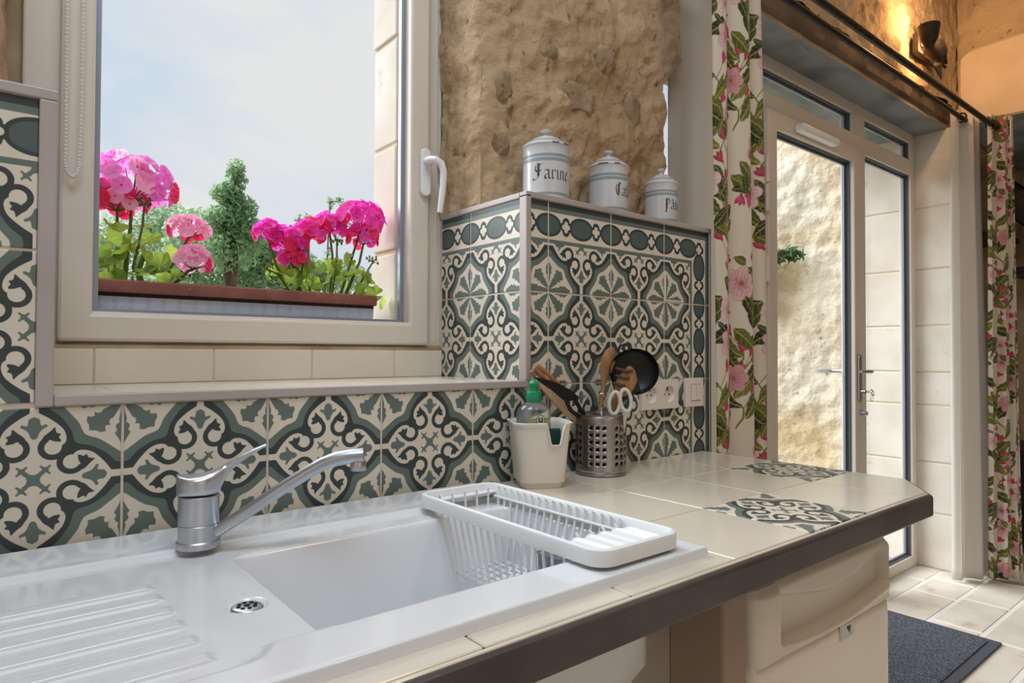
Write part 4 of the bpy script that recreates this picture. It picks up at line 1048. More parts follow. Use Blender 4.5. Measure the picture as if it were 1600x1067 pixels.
# plate with two round wells
for c, xa, xb in ((SC[0], x0, 1.172), (SC[1], 1.172, x1)):
    def sq(t):
        cc, ss = math.cos(t), math.sin(t); k = 1e9
        if abs(cc) > 1e-6: k = min(k, ((xb - c) if cc > 0 else (xa - c)) / cc)
        if abs(ss) > 1e-6: k = min(k, ((z1 - .16) if ss > 0 else (z0 - .16)) / ss)
        return (c + k * cc, .16 + k * ss)
    T = sorted(set([round(t, 6) for t in frange(0, 2 * PI * (n - 1) / n, n)] + [round(math.atan2(zz - .16, xx - c) % (2 * PI), 6) for xx in (xa, xb) for zz in (z0, z1)])); m_ = len(T)
    O = [sq(t) for t in T]; I_ = [(c + .021 * math.cos(t), .16 + .021 * math.sin(t)) for t in T]
    V = [(p[0], -.010, p[1]) for p in O] + [(p[0], -.010, p[1]) for p in I_] + [(c + (p[0] - c) * .9, -.001, .16 + (p[1] - .16) * .9) for p in I_]
    b.add(V, [(i, (i + 1) % m_, m_ + (i + 1) % m_, m_ + i) for i in range(m_)] + [(m_ + i, m_ + (i + 1) % m_, 2 * m_ + (i + 1) % m_, 2 * m_ + i) for i in range(m_)] + [tuple(range(2 * m_, 3 * m_))])
V = [(x, y, z) for y in (-.010, -.0002) for x, z in ((x0, z0), (x1, z0), (x1, z1), (x0, z1))]
b.add(V, [(0, 1, 5, 4), (1, 2, 6, 5), (2, 3, 7, 6), (3, 0, 4, 7)])
b.build('plate', M['socket'], soc)
for c in SC:
    b = B()
    for dx in (-.0095, .0095): b.lathe([(.0026, 0), (.0026, .0006), (0, .0006)], (c + dx, -.0011, .158), 10, mtx=Matrix.Rotation(PI / 2, 3, 'X'))
    b.build('contact_hole', M['dark'], soc)
    B().lathe([(.0024, 0), (.0024, .006), (.001, .008), (0, .008)], (c, -.001, .170), 10, mtx=Matrix.Rotation(PI / 2, 3, 'X')).build('earth_pin', M['steel'], soc)
    bx('shutter_slot', M['dark'], soc, c - .006, c + .006, -.0016, -.0009, .1735, .1765)
swi = thing('light_switch', 'white light switch beside the double socket', 'switch', (1.315, 0, .16))
bx('plate', M['socket'], swi, 1.2775, 1.3545, -.010, -.0002, .122, .198, .002)
rk = bx('rocker', M['socket'], swi, 1.300, 1.338, -.0125, -.0095, .139, .180, .0012)
bx('rocker_joint', M['trim'], rk, 1.3185, 1.3195, -.0128, -.0124, .141, .178)
bx('rocker_well', M['pillar'], swi, 1.298, 1.340, -.0103, -.0099, .137, .182)

# ------------------------------------------------------------------ canisters
GLY = {
 'a': (.8, [[(.1, .9), (.45, 1), (.58, .8), (.58, .1), (.75, 0)], [(.58, .55), (.15, .4), (.1, .12), (.28, 0), (.58, .2)]]),
 'r': (.62, [[(0, .88), (.15, 1), (.15, .05), (.3, 0)], [(.15, .8), (.4, 1), (.55, .85)]]),
 'i': (.4, [[(0, .88), (.15, 1), (.15, .1), (.3, 0)], [(.1, 1.32), (.2, 1.42)]]),
 'n': (.8, [[(0, .88), (.15, 1), (.15, 0)], [(.15, .8), (.42, 1), (.55, .85), (.55, .1), (.7, 0)]]),
 'e': (.66, [[(.14, .5), (.5, .74), (.38, 1), (.12, .8), (.1, .2), (.3, 0), (.55, .15)]]),
 'é': (.66, [[(.14, .5), (.5, .74), (.38, 1), (.12, .8), (.1, .2), (.3, 0), (.55, .15)], [(.25, 1.25), (.45, 1.5)]]),
 'f': (.5, [[(.5, 1.4), (.32, 1.5), (.2, 1.3), (.2, -.1)], [(.0, .95), (.45, .95)]]),
 't': (.55, [[(.2, 1.3), (.2, .15), (.38, 0), (.52, .1)], [(0, .95), (.45, .95)]]),
 's': (.6, [[(.5, .9), (.25, 1), (.1, .75), (.5, .4), (.45, .1), (.2, 0), (.05, .15)]]),
 'â': (.8, [[(.1, .9), (.45, 1), (.58, .8), (.58, .1), (.75, 0)], [(.58, .55), (.15, .4), (.1, .12), (.28, 0), (.58, .2)], [(.1, 1.25), (.35, 1.5), (.6, 1.25)]]),
 'F': (1.05, [[(.0, 1.5), (.3, 1.72), (.65, 1.55), (1.0, 1.72)], [(.42, 1.6), (.36, .9), (.4, .3), (.2, 0), (-.1, -.12), (-.25, .08)], [(.15, .85), (.8, .92)], [(.15, 1.5), (.05, 1.1), (.2, .8)], [(.55, 1.5), (.5, .3)]]),
 'C': (1.0, [[(.9, 1.45), (.6, 1.65), (.25, 1.35), (.15, .8), (.3, .2), (.6, 0), (.9, .3)], [(.5, 1.5), (.5, .25)], [(.62, 1.45), (.62, .2)]]),
 'P': (1.0, [[(.3, 1.5), (.25, .6), (.3, -.4)], [(0, 1.3), (.3, 1.6), (.75, 1.5), (.85, 1.1), (.7, .75), (.3, .7)], [(.08, -.35), (.45, -.45)], [(.42, 1.5), (.4, -.1)]]),
}
def canister(x, y, R, H, word, text_a, xh, label, chips):
    c = (x, y, .6)
    t = thing('canister', label, 'canister', c, 'enamel canisters on the tiled ledge')
    B().lathe([(0, 0), (R * .97, 0), (R, .003), (R, H * .16), (R + .0006, H * .165), (R + .0006, H * .205), (R, H * .21), (R, H * .72), (R + .0007, H * .725), (R + .0007, H * .775), (R, H * .78), (R, H * .80), (R + .0007, H * .805), (R + .0007, H * .845), (R, H * .85), (R, H * .95), (R * 1.02, H * .97), (R * 1.03, H * .985), (R * .99, H)], c, 48, mis=[0, 0, 0, 0, 1, 0, 0, 0, 1, 2, 2, 2, 1, 0, 0, 0, 0, 0]).build('canister_body', [M['enamel'], M['blue'], M['blue2']], t)
    lid = B().lathe([(R * 1.0, H - .002), (R * 1.045, H), (R * 1.06, H + .003), (R * 1.03, H + .006), (R * .90, H + .010), (R * .86, H + .0135), (R * .80, H + .0145), (R * .62, H + .0225), (R * .40, H + .0285), (R * .2, H + .031), (R * .13, H + .033)], c, 48, mis=[0, 0, 0, 0, 1, 0, 0, 0, 0, 0]).build('lid', [M['enamel'], M['blue']], t)
    k = R * .0185 / .0555
    B().lathe([(.42 * k, 0), (.36 * k, .003), (.42 * k, .006), (.78 * k, .009), (.82 * k, .012), (.6 * k, .0145), (0, .0155)], (x, y, .6 + H + .0325), 20).build('knob', M['enamel'], lid)
    va = math.atan2(-1.0488 - y, -.1517 - x)              # towards the room
    b = B(); n_ = .085 * xh
    wd = sum(GLY[ch][0] for ch in word) * xh; u = -wd / 2
    nib = Vector((math.cos(.7), math.sin(.7)))
    zb = .6 + H * .42
    for ch in word:
        adv, st = GLY[ch]
        for pl_ in st:
            for (p0, p1) in zip(pl_[:-1], pl_[1:]):
                A, C = Vector((u + p0[0] * xh * .95, p0[1] * xh)), Vector((u + p1[0] * xh * .95, p1[1] * xh))
                d = nib * n_ * 1.0; q = [A - d, A + d, C + d, C - d]
                b.add([(x + (R + .0005) * math.cos(va + text_a + w_.x / R), y + (R + .0005) * math.sin(va + text_a + w_.x / R), zb + w_.y) for w_ in q], [(0, 1, 2, 3)])
        u += adv * xh
    b.build('lettering', M['ink'], t)
    if chips:
        b = B()
        for a_, da_ in chips:
            b.grid(frange(a_, a_ + da_, 8), [0, 1], lambda a, v: (x + R * 1.062 * math.cos(va + a), y + R * 1.062 * math.sin(va + a), .6 + H + .0015 + .0028 * v + .0006 * math.sin(a * 30)))
        b.build('chip_mark', M['chip'], lid)
    return t
canister(.868, .085, .0548, .1385, 'Farine', .33, .0205, 'largest enamel canister lettered Farine, nearest the window corner', [(.25, .3), (.75, .35)])
canister(1.082, .085, .0495, .132, 'Café', .92, .0195, 'middle enamel canister lettered Café, between the other two', [(-.5, .5), (.3, .3)])
canister(1.291, .082, .0445, .123, 'Pâtes', .92, .0175, 'smallest enamel canister lettered Pâtes, nearest the curtain', [])

# ------------------------------------------------------------------ curtains and rods
def curtain(name, label, m, path_top, path_bot, z0, z1, nf, amp, seed, parent_loc, group=None, hem=0):
    t = thing(name, label, 'curtain', parent_loc, group)
    pt = [Vector((*p, 0)) for p in path_top]; pb = [Vector((*p, 0)) for p in path_bot]
    def lerp_path(P_, t_):
        q = t_ * (len(P_) - 1); i = min(int(q), len(P_) - 2); return P_[i].lerp(P_[i + 1], q - i)
    L = sum((pb[i + 1] - pb[i]).length for i in range(len(pb) - 1))
    us = frange(0, 1, nf * 18 + 1); zs = frange(0, 1, 40)
    length = L + nf * amp * 4.2
    def fn(u, v):
        a, c = lerp_path(pt, u), lerp_path(pb, u); p = c.lerp(a, v)
        d = (lerp_path(pb, min(u + .02, 1)) - lerp_path(pb, max(u - .02, 0))).normalized(); nrm = Vector((d.y, -d.x, 0))
        w = NZ.noise((u * 3 + seed, v * 1.2, seed))
        k = amp * (.85 + .3 * w) * (1 + .25 * (1 - v))
        ph = u * nf * 2 * PI + .5 * w
        s = math.sin(ph); s = math.copysign(abs(s) ** .7, s)
        p = p + nrm * s * k + d * .35 * k * math.sin(2 * ph)
        z = z0 + (z1 - z0) * v + (.010 * NZ.noise((u * 4, seed, 0)) if v == 0 else 0)
        return (p.x, p.y, z)
    b = B(); b.grid(us, zs, fn, uv=lambda u, v: (u * length / .42 + seed * .13, (v * (z1 - z0)) / .84 + seed * .31))
    b.build('fabric', m, t, solid=.0016)
    return t
YO, YI = -.035, .075
RZO, RZI = 1.418, 1.468
def rod(name, label, y, z, x1, r):
    t = thing(name, label, 'curtain rod', (2.6, y, z))
    B().tube([(1.2, y, z + .006), (2.5, y, z + .003), (x1, y, z)], r, 14).build('pole', M['iron'], t)
    B().lathe([(0, 0), (r * 1.5, .001), (r * 1.7, .006), (r * 1.5, .014), (r, .016)], (x1, y, z), 16, mtx=Matrix.Rotation(PI / 2, 3, 'Y')).build('finial', M['iron'], t)
    for xb in (1.33,):
        B().tube([(xb, y, z - r), (xb, y + .01, z - r * 1.6), (xb, YS + .02, z - r * 1.6)], .006, 8).build('bracket', M['iron'], t)
    return t
rod('curtain_rod', 'upper black curtain rod carrying the floral curtains', YO, RZO, 3.80, .013)
rod('curtain_rod', 'lower black curtain rod carrying the plain cream curtains', YI, RZI, 3.86, .012)
def eyelets(t, pts, r):
    for p in pts:
        B().tube([(p[0], p[1] + r * math.cos(a), p[2] + r * math.sin(a)) for a in frange(0, 2 * PI * 15 / 16, 16)], .005, 8, closed=True).build('eyelet', M['iron'], t)
c1 = curtain('floral_curtain', 'pink floral curtain beside the tiled block at the worktop end', FLORAL, [(1.375, -.028), (1.60, -.028)], [(1.385, -.028), (1.665, -.022)], -.87, RZO + .05, 2, .020, 1.7, (1.5, YO, -.87))
eyelets(c1, [(1.40 + .07 * i, YO, RZO + .006) for i in range(4)], .022)
c2 = curtain('plain_curtain', 'plain cream curtain hanging behind the smallest canister', PLAIN, [(1.487, .21), (1.80, .21)], [(1.487, .21), (1.80, .21)], -.87, RZI + .03, 2, .006, 5.2, (1.6, YI, -.87))
c3 = curtain('plain_curtain', 'plain cream curtain at the right jamb of the glazed door', PLAIN, [(3.66, .105), (3.865, .04)], [(3.715, .135), (3.915, .012)], -.888, RZI + .035, 2, .024, 3.3, (3.75, YI, -.888))
eyelets(c3, [(3.70, YI, RZI), (3.80, YI, RZI)], .022)
c4 = curtain('floral_curtain', 'pink floral curtain right of the plain cream curtain by the door', FLORAL, [(3.755, -.02), (3.86, -.075), (3.905, -.085)], [(3.85, .015), (3.90, -.06), (3.935, -.11)], -.875, RZO + .055, 3, .016, 8.4, (3.82, YO, -.875))
eyelets(c4, [(3.765, YO, RZO), (3.81, YO, RZO)], .022)

# ------------------------------------------------------------------ wall spotlights
sc = thing('wall_spotlight', 'dark iron wall light with two bell shaped spots above the curtain rods', 'wall light', (3.35, YS, 1.73))
b = B(); b.prism([(3.29, 1.84), (3.56, 1.77), (3.56, 1.64), (3.29, 1.73)], 1, YS - .050, YS - .044); b.box(3.27, 3.52, YS - .044, YS - .018, 1.70, 1.79); b.build('back_plate', M['rust'], sc, .002)
def bell(c, d, R, L):
    q = Vector(d).to_track_quat('Z', 'Y').to_matrix()
    b = B().lathe([(.0, 0), (R * .35, .0), (R * .5, L * .15), (R * .75, L * .4), (R * .88, L * .7), (R * 1.0, L), (R * .95, L), (R * .80, L * .7), (R * .66, L * .42), (R * .4, L * .2), (0, L * .18)], c, 28, mtx=q); b.build('bell', M['rust'], sc)
    e = Vector(c) + q @ Vector((0, 0, L * .5)); bl = B().lathe([(0, -.02), (.012, -.014), (.016, 0), (.010, .014), (0, .018)], e, 12, mtx=q)
    m = bpy.data.materials.new('warm_bulb'); m.use_nodes = True; pb = m.node_tree.nodes['Principled BSDF']; pb.inputs['Emission Color'].default_value = (1, .62, .28, 1); pb.inputs['Emission Strength'].default_value = 14
    bl.build('bulb', m, sc); return e, q
e1, _ = bell((3.150, .035, 1.650), (.05, .04, 1), .046, .100)
e2, _ = bell((3.255, .015, 1.620), (.30, .50, .80), .046, .088)
B().tube([(3.34, YS - .05, 1.74), (3.27, .09, 1.70), (3.19, .045, 1.665), (3.15, .035, 1.655)], .008, 8).build('arm', M['rust'], sc)
B().tube([(3.46, YS - .05, 1.69), (3.37, .08, 1.645), (3.30, .03, 1.615), (3.255, .015, 1.622)], .008, 8).build('arm', M['rust'], sc)
b = B(); b.tube([(3.262 + .024 * math.cos(a), .012, 1.605 + .022 * math.sin(a)) for a in frange(0, 5.5, 14)], .006, 6); b.build('swivel', M['rust'], sc)
lamp('wall_light_bulb', 'POINT', 6.5, (1, .58, .25), Vector(e1) + Vector((0, -.02, .085)), (0, 0, 1), shadow_soft_size=.03)
lamp('wall_light_bulb', 'POINT', 6.5, (1, .58, .25), Vector(e2) + Vector((.03, .045, .06)), (0, 0, 1), shadow_soft_size=.03)

# ------------------------------------------------------------------ fridge
fr = thing('fridge', 'small white fridge under the worktop end', 'fridge', (.95, -.3, -.9))
FX0, FX1, FZ0, FZ1 = .718, 1.193, -.88, -.082
bx('cabinet', M['fridge'], fr, FX0 + .003, FX1 - .003, -.482, -.06, -.87, -.085, .006)
bx('top_cover', M['fridge_trim'], fr, FX0, FX1, -.50, -.06, -.080, -.066, .005)
def lip(x): t = (x - FX0) / (FX1 - FX0); return -.150 - .020 * math.sin(PI * min(max(t, 0), 1)) + .004
def scoop(x):
    t = (x - FX0 - .07) / (FX1 - FX0 - .07); return -.118 - .030 * math.sin(PI * min(max(t * 1.0, 0), 1)) ** 1.3
ZF = -.196
us = dense(FX0, FX1, .015, [(FX0 + .015, .03, .0035), (FX1 - .012, .014, .003), (FX0 + .075, .012, .0025), (FX1 - .055, .02, .004)])
def edge_round(x): 
    a = max(0, .022 - (x - FX0)) / .022; c = max(0, .012 - (FX1 - x)) / .012
    return .024 * (1 - math.sqrt(max(0, 1 - a * a))) + .012 * (1 - math.sqrt(max(0, 1 - c * c)))
vs3 = frange(0, 1, 46)
def handle_part(x, v):
    z = ZF + (FZ1 - .004 - ZF) * v
    y = -.536 + edge_round(x)
    inx = sst(FX0 + .070, FX0 + .078, x) * (1 - sst(FX1 - .018, FX1 - .008, x))
    l = lip(x) - .022
    rec = sst(l + .0, l + .006, z) * inx
    s_ = scoop(x)
    rec *= 1 - .80 * sst(s_ - .012, s_ + .016, z)
    y += .056 * rec + .012 * sst(-.10, -.082, z)
    y -= .004 * math.exp(-((z - l + .004) / .006) ** 2) * inx
    return (x, y, z)
b = B(); b.grid(us, vs3, handle_part)
dr = b.build('handle_rail', M['fridge_trim'], fr)
b = B(); b.grid(us, [0, .01, .02, .97, .985, 1], lambda x, v: (x, -.533 + edge_round(x) + .006 * (v in (0, 1)) + .0015 * (v in (.01, .985)), FZ0 + (ZF - FZ0) * v)); d2 = b.build('door_panel', M['fridge'], fr)
b = B(); b.box(FX0 + .002, FX1 - .002, -.512, -.484, FZ0, FZ1 - .005); b.build('door_core', M['fridge_trim'], fr)
bd = bx('badge', M['fridge_trim'], fr, .985, 1.035, -.5355, -.5325, -.226, -.198, .001)
b = B(); b.box(.988, 1.032, -.5362, -.5354, -.223, -.201); b.build('badge_face', M['enamel'], bd)
b = B(); b.prism([(1.012, -.205), (1.020, -.205), (1.016, -.219)], 1, -.5368, -.536); b.prism([(1.004, -.205), (1.010, -.205), (1.013, -.215)], 1, -.5368, -.536); b.build('badge_emblem', M['ink'], bd)
b = B().box(1.135, FX1 - .004, -.53, -.49, -.0795, -.068); b.lathe([(.006, 0), (.006, .012)], (1.175, -.515, -.090), 10); b.build('hinge', M['fridge_trim'], fr, .002)
for x in (FX0 + .04, FX1 - .04):
    for y in (-.45, -.1): B().lathe([(0, 0), (.018, 0), (.018, .02), (0, .03)], (x, y, -.9), 10).build('foot', M['black'], fr)

# ------------------------------------------------------------------ door mat
mt = thing('door_mat', 'dark grey ribbed door mat on the stone floor by the entrance', 'door mat', (2.5, .02, -.9))
b = B(); b.box(2.02, 3.005, -.205, .205, -.8985, -.889); b.build('pile', M['mat'], mt, .003)
b = B(); b.prism(rrect(1.98, 3.038, -.243, .243, .006, 2), 2, -.8995, -.893); b.build('border', M['mat_edge'], mt, .002)

# ------------------------------------------------------------------ window box and geraniums
pb_ = thing('window_box', 'long window box with terracotta rim on the outer sill', 'planter', (.28, .46, .318))
b = B(); PX0, PX1, PY0, PY1 = -.10, .592, .405, .545
xs = dense(PX0, PX1, .02, []); 
def front(x, v): 
    z = .3185 + .062 * v; k = ((x - PX0) / .0285) % 1; return (x, PY0 + .012 - .008 * v + (.0022 if k < .1 or k > .9 else 0), z)
b.grid(dense(PX0, PX1, .00285, []), [0, .5, 1], front)
b.box(PX0, PX1, PY0 + .0125, PY1, .3185, .38)
b.build('box_body', M['planter'], pb_)
V, F = sweep(rrect(PX0 - .006, PX1 + .006, PY0 - .006, PY1 + .006, .012, 4), [(-.012, .377), (0, .3775), (.0015, .382), (.001, .399), (-.002, .402), (-.006, .4015), (-.008, .39), (-.012, .377)])
B().add(V, F, 0, True).build('rim', M['terracotta'], pb_)
bx('soil', M['soil'], pb_, PX0 + .002, PX1 - .002, PY0 + .004, PY1 - .002, .37, .391)
def floret_mesh(m, nm):
    b = B()
    for k in range(5):
        a = 2 * PI * k / 5; c, s = math.cos(a), math.sin(a)
        L_, w_ = 1.0, .66
        q = [(.08, 0, 0), (.45, -w_ * .75, .18), (.85, -w_ * .8, .30), (1.05, 0, .26), (.85, w_ * .8, .34), (.45, w_ * .75, .2), (.55, 0, .08)]
        b.add([(p[0] * c - p[1] * s, p[0] * s + p[1] * c, p[2]) for p in q], [(0, 1, 6), (1, 2, 6), (2, 3, 6), (3, 4, 6), (4, 5, 6), (5, 0, 6)], 0, True)
    o = b.build(nm, m); COL.objects.unlink(o); return o
FLO = [floret_mesh(M[k], 'floret') for k in ('petal1', 'petal2', 'petal3', 'petal_in')]
def gleaf_mesh():
    b = B(); n = 40; V = [(0, 0, 0)]
    for r_, rad in enumerate((.5, 1)):
        for i in range(n):
            a = -PI + .25 + (2 * PI - .5) * i / (n - 1); lobes = 1 + .06 * math.cos(a * 7) * rad + .02 * math.cos(a * 21) * rad
            V.append((rad * lobes * math.cos(a) * .5 + .12, rad * lobes * math.sin(a) * .52, .035 * rad * math.cos(a * 7) + .16 * rad * rad - .05))
    F = [(0, 1 + i, 2 + i) for i in range(n - 1)] + [(1 + i, 1 + n + i, 2 + n + i, 2 + i) for i in range(n - 1)]
    b.add(V, F, 0, True); o = b.build('leaf', M['leaf']); COL.objects.unlink(o); return o
GL = gleaf_mesh()
def rot_to(n, spin):
    q = Vector(n).to_track_quat('Z', 'Y'); from mathutils import Quaternion
    return (q @ Quaternion((0, 0, 1), spin)).to_euler()
def head(plant, root, c, rx, rz, n, kinds, fs, rg, name='flower_head'):
    c = Vector(c); root = Vector(root)
    mid = root.lerp(c, .55) + Vector((rg.uniform(-.015, .015), 0, .01))
    hub = c - Vector((0, 0, rz * .55))
    b = B(); pts = [root, root.lerp(mid, .6), mid, hub]; b.tube(pts, [.0042, .0038, .0032, .0028], 8)
    tips = []
    for i in range(n):
        z = 1 - 1.35 * (i + .5) / n; r = math.sqrt(max(0, 1 - z * z)); a = i * 2.39996 + rg.uniform(-.2, .2)
        d = Vector((r * math.cos(a), r * math.sin(a), z)); p = c + Vector((d.x * rx, d.y * rx * .8, d.z * rz)) * rg.uniform(.88, 1.05)
        tips.append((p, d))
        if i % 2 == 0: b.tube([hub, hub.lerp(p, .6), p], [.0012, .0010, .0009], 4)
    h = b.build(name, M['stem'], plant)
    for p, d in tips:
        nn = (d + Vector((rg.uniform(-.5, .5), rg.uniform(-.5, .5), rg.uniform(-.3, .4)))).normalized()
        inst(FLO[rg.choice(kinds) if d.z > -.1 else rg.choice(kinds + [3])], 'floret', h, p, rot_to(nn, rg.uniform(0, 6)), fs * rg.uniform(.8, 1.15))
    return h
def buds(plant, root, c, rg, n=9):
    c = Vector(c); b = B(); b.tube([Vector(root), Vector(root).lerp(c, .6) + Vector((.005, 0, .01)), c], [.003, .0026, .002], 6)
    for i in range(n):
        d = Vector((rg.uniform(-1, 1), rg.uniform(-1, 1), rg.uniform(-.7, .6))).normalized() * rg.uniform(.010, .018); b.tube([c, c + d * .6, c + d], [.0008, .001, .0008], 4); b.lathe([(0, -.004), (.0025, -.001), (.0022, .003), (0, .006)], c + d, 6)
    b.build('bud_cluster', M['stem'], plant)
def leaves(plant, specs, rg):
    more = [(x + rg.uniform(-.028, .028), y + rg.uniform(-.012, .05), z + rg.uniform(-.025, .035), s_ * .8) for (x, y, z, s_) in specs]
    for (x, y, z, s) in specs + more:
        s *= .66
        nn = (rg.uniform(-.8, .8), rg.uniform(-1.1, .2), rg.uniform(-.1, .9)); inst(GL, 'leaf', plant, (x, y, z), rot_to(nn, rg.uniform(0, 6.3)), s * rg.uniform(.85, 1.15))
rg = random.Random(5)
g1 = thing('pink_geranium', 'pale pink geranium in the left end of the window box', 'geranium', (.08, .47, .39))
head(g1, (.065, .47, .39), (.078, .468, .600), .078, .058, 46, [0, 0, 0, 1], .0195, rg)
head(g1, (.13, .48, .39), (.186, .475, .523), .036, .030, 20, [1], .0155, rg)
head(g1, (.14, .45, .39), (.188, .44, .452), .032, .030, 20, [1, 1, 0], .0150, rg)
head(g1, (.02, .48, .39), (.015, .50, .575), .05, .036, 22, [0, 3], .018, rg)
head(g1, (.06, .49, .39), (.055, .485, .565), .055, .030, 26, [3, 3, 1], .017, rg)
for p in ((.05, .46, .39), (.10, .475, .39)): B().tube([p, (p[0] - .008, p[1], .43), (p[0] + .004, p[1], .47)], [.008, .0065, .005], 8).build('stem', M['stem'], g1)
buds(g1, (.08, .46, .43), (.098, .45, .565), rg)
leaves(g1, [(.02, .455, .47, .075), (.045, .45, .45, .085), (.075, .44, .47, .09), (.06, .46, .50, .07), (.10, .45, .455, .08), (.125, .44, .435, .085), (.145, .46, .47, .06), (.015, .44, .425, .075), (.04, .43, .415, .07), (.09, .432, .42, .075), (.16, .435, .42, .05), (.115, .47, .50, .065), (-.02, .46, .45, .08), (-.03, .47, .50, .08), (.0, .48, .53, .06), (.145, .44, .405, .06)], rg)
g2 = thing('magenta_geranium', 'bright magenta geranium at the right end of the window box', 'geranium', (.48, .46, .39))
head(g2, (.52, .455, .39), (.572, .445, .590), .056, .044, 40, [2], .0165, rg)
head(g2, (.53, .45, .39), (.572, .43, .545), .036, .03, 20, [2, 3], .0145, rg)
head(g2, (.50, .46, .39), (.502, .47, .572), .034, .027, 22, [2], .0155, rg)
head(g2, (.42, .455, .39), (.395, .455, .520), .042, .032, 30, [2], .0155, rg)
head(g2, (.40, .46, .39), (.352, .465, .535), .030, .024, 18, [2], .0150, rg)
head(g2, (.45, .46, .39), (.448, .465, .548), .034, .028, 22, [2, 2, 3], .015, rg)
head(g2, (.43, .45, .39), (.402, .44, .478), .028, .022, 16, [2, 3], .014, rg)
buds(g2, (.5, .45, .40), (.508, .44, .535), rg, 12); buds(g2, (.40, .45, .40), (.338, .44, .452), rg, 9); buds(g2, (.55, .44, .40), (.60, .43, .49), rg, 8); buds(g2, (.42, .45, .40), (.42, .44, .50), rg, 8)
leaves(g2, [(.345, .445, .430, .05), (.38, .45, .445, .06), (.40, .445, .425, .07), (.425, .45, .46, .07), (.445, .44, .43, .075), (.47, .45, .465, .065), (.49, .44, .44, .075), (.51, .455, .47, .075), (.53, .44, .445, .085), (.56, .435, .455, .085), (.585, .43, .435, .075), (.60, .415, .405, .07), (.545, .45, .49, .065), (.465, .43, .415, .06), (.42, .43, .41, .055), (.57, .42, .415, .07)], rg)

# ------------------------------------------------------------------ garden
gr = struct(bx('ground', M['gravel'], None, -14, 16, .80, 24, -1.1, -.905), 'pale gravel courtyard and garden ground outside', 'ground')
cw = B()
def rough(y, z):
    h = .07 * fbm(y * 1.1, z * 1.1, 7, 2) + .030 * fbm(y * 7, z * 7, 2, 3)
    return (6.1 - h - .0 * z, y, z)
cw.grid(frange(.8, 3.35, 130), frange(-.92, 3.1, 170), rough); cw.box(6.15, 6.5, .8, 3.35, -.92, 3.05)
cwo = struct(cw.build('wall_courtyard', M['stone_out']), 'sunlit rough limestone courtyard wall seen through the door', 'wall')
def leaf_cloud(name, m, parent, blobs, n, size, rg, kind='stuff'):
    V = np.zeros((n * 4, 3)); F = []
    tot = sum(b_[3] for b_ in blobs)
    k = 0
    for bi, (cx_, cy_, cz_, w_, rx, ry, rz) in enumerate(blobs):
        cnt = int(n * w_ / tot) if bi < len(blobs) - 1 else n - k
        for i in range(cnt):
            d = Vector((rg.gauss(0, 1), rg.gauss(0, 1), rg.gauss(0, 1))).normalized() * rg.random() ** .45
            c = Vector((cx_ + d.x * rx, cy_ + d.y * ry, cz_ + d.z * rz)); a = Vector((rg.uniform(-1, 1), rg.uniform(-1, 1), rg.uniform(-1, 1))).normalized(); e = a.orthogonal().normalized(); s = size * rg.uniform(.6, 1.3)
            V[k * 4:k * 4 + 4] = [c - a * s, c - e * s * .5, c + a * s, c + e * s * .5]; F.append((k * 4, k * 4 + 1, k * 4 + 2, k * 4 + 3)); k += 1
    b = B(); b.v = [tuple(v) for v in V[:k * 4]]; b.f = F; b.mi = [0] * len(F); b.sm = [False] * len(F)
    o = b.build(name, m, parent); o['kind'] = kind; return o
def tree(name, label, loc, blobs, trunk, m, n, size, seed):
    t = thing(name, label, 'tree', loc)
    B().tube([(loc[0], loc[1], -.92), (loc[0] + .04, loc[1], loc[2] + .6), trunk], [.10, .08, .03], 8).build('trunk', M['bark'], t)
    for i, bl in enumerate(blobs): B().tube([(loc[0] + .03, loc[1], loc[2] + .5 + .08 * i), ((loc[0] + bl[0]) / 2, bl[1], bl[2] - bl[6] * .6), (bl[0], bl[1], bl[2] + bl[6] * .4)], [.04, .03, .012], 6).build('branch', M['bark'], t)
    leaf_cloud('foliage', m, t, blobs, n, size, random.Random(seed)); return t
tree('young_tree', 'slim dark green tree behind the window box, tallest of the garden trees', (2.62, 9, -.92), [(2.72, 9, 2.86, .8, .15, .2, .28), (2.60, 9, 2.58, .8, .24, .25, .18), (2.76, 9, 2.40, 1.2, .26, .3, .20), (2.52, 9, 2.18, 1.5, .30, .35, .22), (2.86, 9, 2.05, 1.6, .34, .35, .26), (2.55, 9, 1.75, 2.0, .55, .4, .35)], (2.70, 9, 3.0), M['tree1'], 4000, .05, 1)
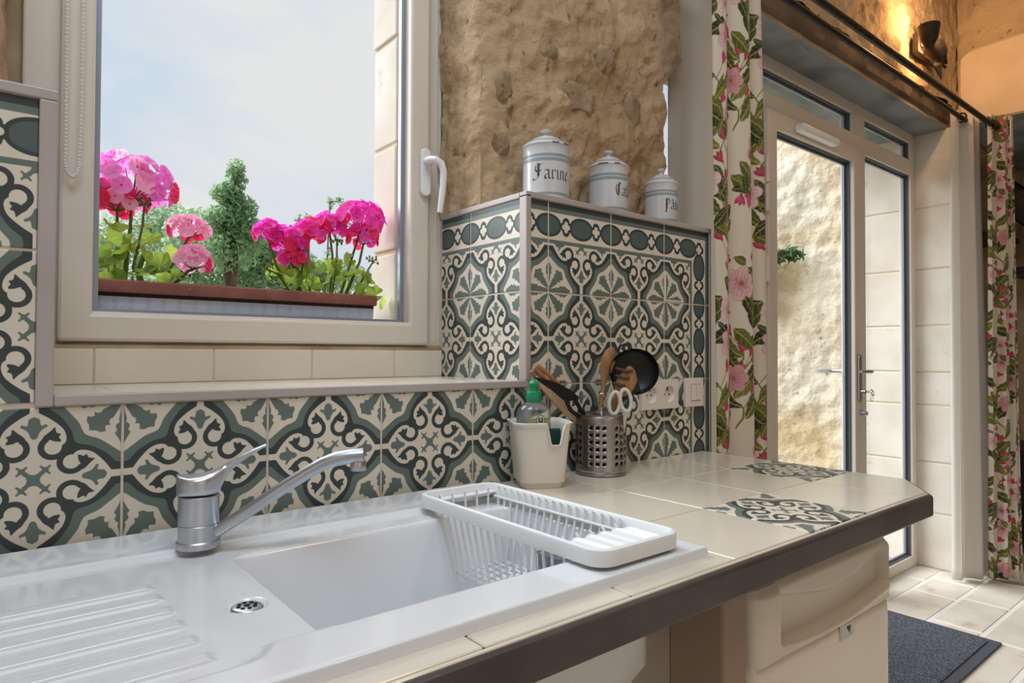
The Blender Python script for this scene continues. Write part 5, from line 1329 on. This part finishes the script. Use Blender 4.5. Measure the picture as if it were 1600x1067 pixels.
tree('garden_bush', 'pale green bush between the geraniums outside the window', (3.6, 10.6, -.92), [(2.52, 10.6, 2.10, 3, 0.49, .5, 0.56), (3.68, 10.6, 2.10, 3.5, 0.58, .5, 0.49), (4.22, 10.6, 1.75, 3, 0.49, .5, 0.41), (3.10, 10.6, 1.70, 3, 0.81, .5, 0.46), (5.01, 10.6, 1.70, 2.5, 0.58, .5, 0.35), (3.85, 10.6, 1.35, 4, 1.16, .5, 0.35), (2.23, 10.6, 1.47, 2, 0.58, .5, 0.46)], (3.6, 10.6, 2.0), M['tree2'], 12500, .055, 2)
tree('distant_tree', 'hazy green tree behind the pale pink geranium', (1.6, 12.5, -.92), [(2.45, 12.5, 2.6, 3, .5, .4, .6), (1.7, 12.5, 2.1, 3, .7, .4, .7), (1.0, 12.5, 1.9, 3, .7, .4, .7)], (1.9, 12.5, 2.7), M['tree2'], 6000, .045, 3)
for k, (x, z, dx, dz) in enumerate(((3.52, 1.75, .22, .62), (4.22, 1.9, .05, .85))):
    t = thing('climbing_shoot', ('thin curling leafy shoot above the garden bush', 'upright leafy shoot behind the magenta geranium')[k], 'shoot', (x, 9.2, z))
    b = B(); pts = [(x - .1, 9.2, -.905), (x - .05, 9.2, z - .8), (x + dx * .2, 9.2, z), (x + dx * .5, 9.2, z + dz * .6), (x + dx, 9.2, z + dz), (x + dx + .16, 9.2, z + dz + .04)]; b.tube(pts, .012, 5); b.build('stem', M['bark'], t)
    leaf_cloud('foliage', M['tree1'], t, [(p[0], p[1], p[2], 1, .07, .07, .13) for p in pts[2:]], 130, .04, random.Random(k))
iv = thing('ivy_clump', 'green ivy clump growing on the sunlit courtyard wall', 'ivy', (5.95, 2.5, 1.0))
leaf_cloud('foliage', M['ivy'], iv, [(5.92, 2.55, 1.10, 3, .10, .26, .14), (5.92, 2.75, .92, 3, .1, .2, .2), (5.92, 2.25, 1.22, 2, .1, .24, .08), (5.92, 2.5, .78, 1, .08, .12, .1)], 900, .05, random.Random(9))
B().tube([(6.02, 2.8, .7), (5.98, 2.7, .95), (5.98, 2.5, 1.12), (5.98, 2.2, 1.24)], .012, 6).build('stem', M['bark'], iv)

# ------------------------------------------------------------------ lift everything so that the floor is z = 0
for o in list(S.objects):
    if o.parent is None and o is not cam: o.location.z += ZO
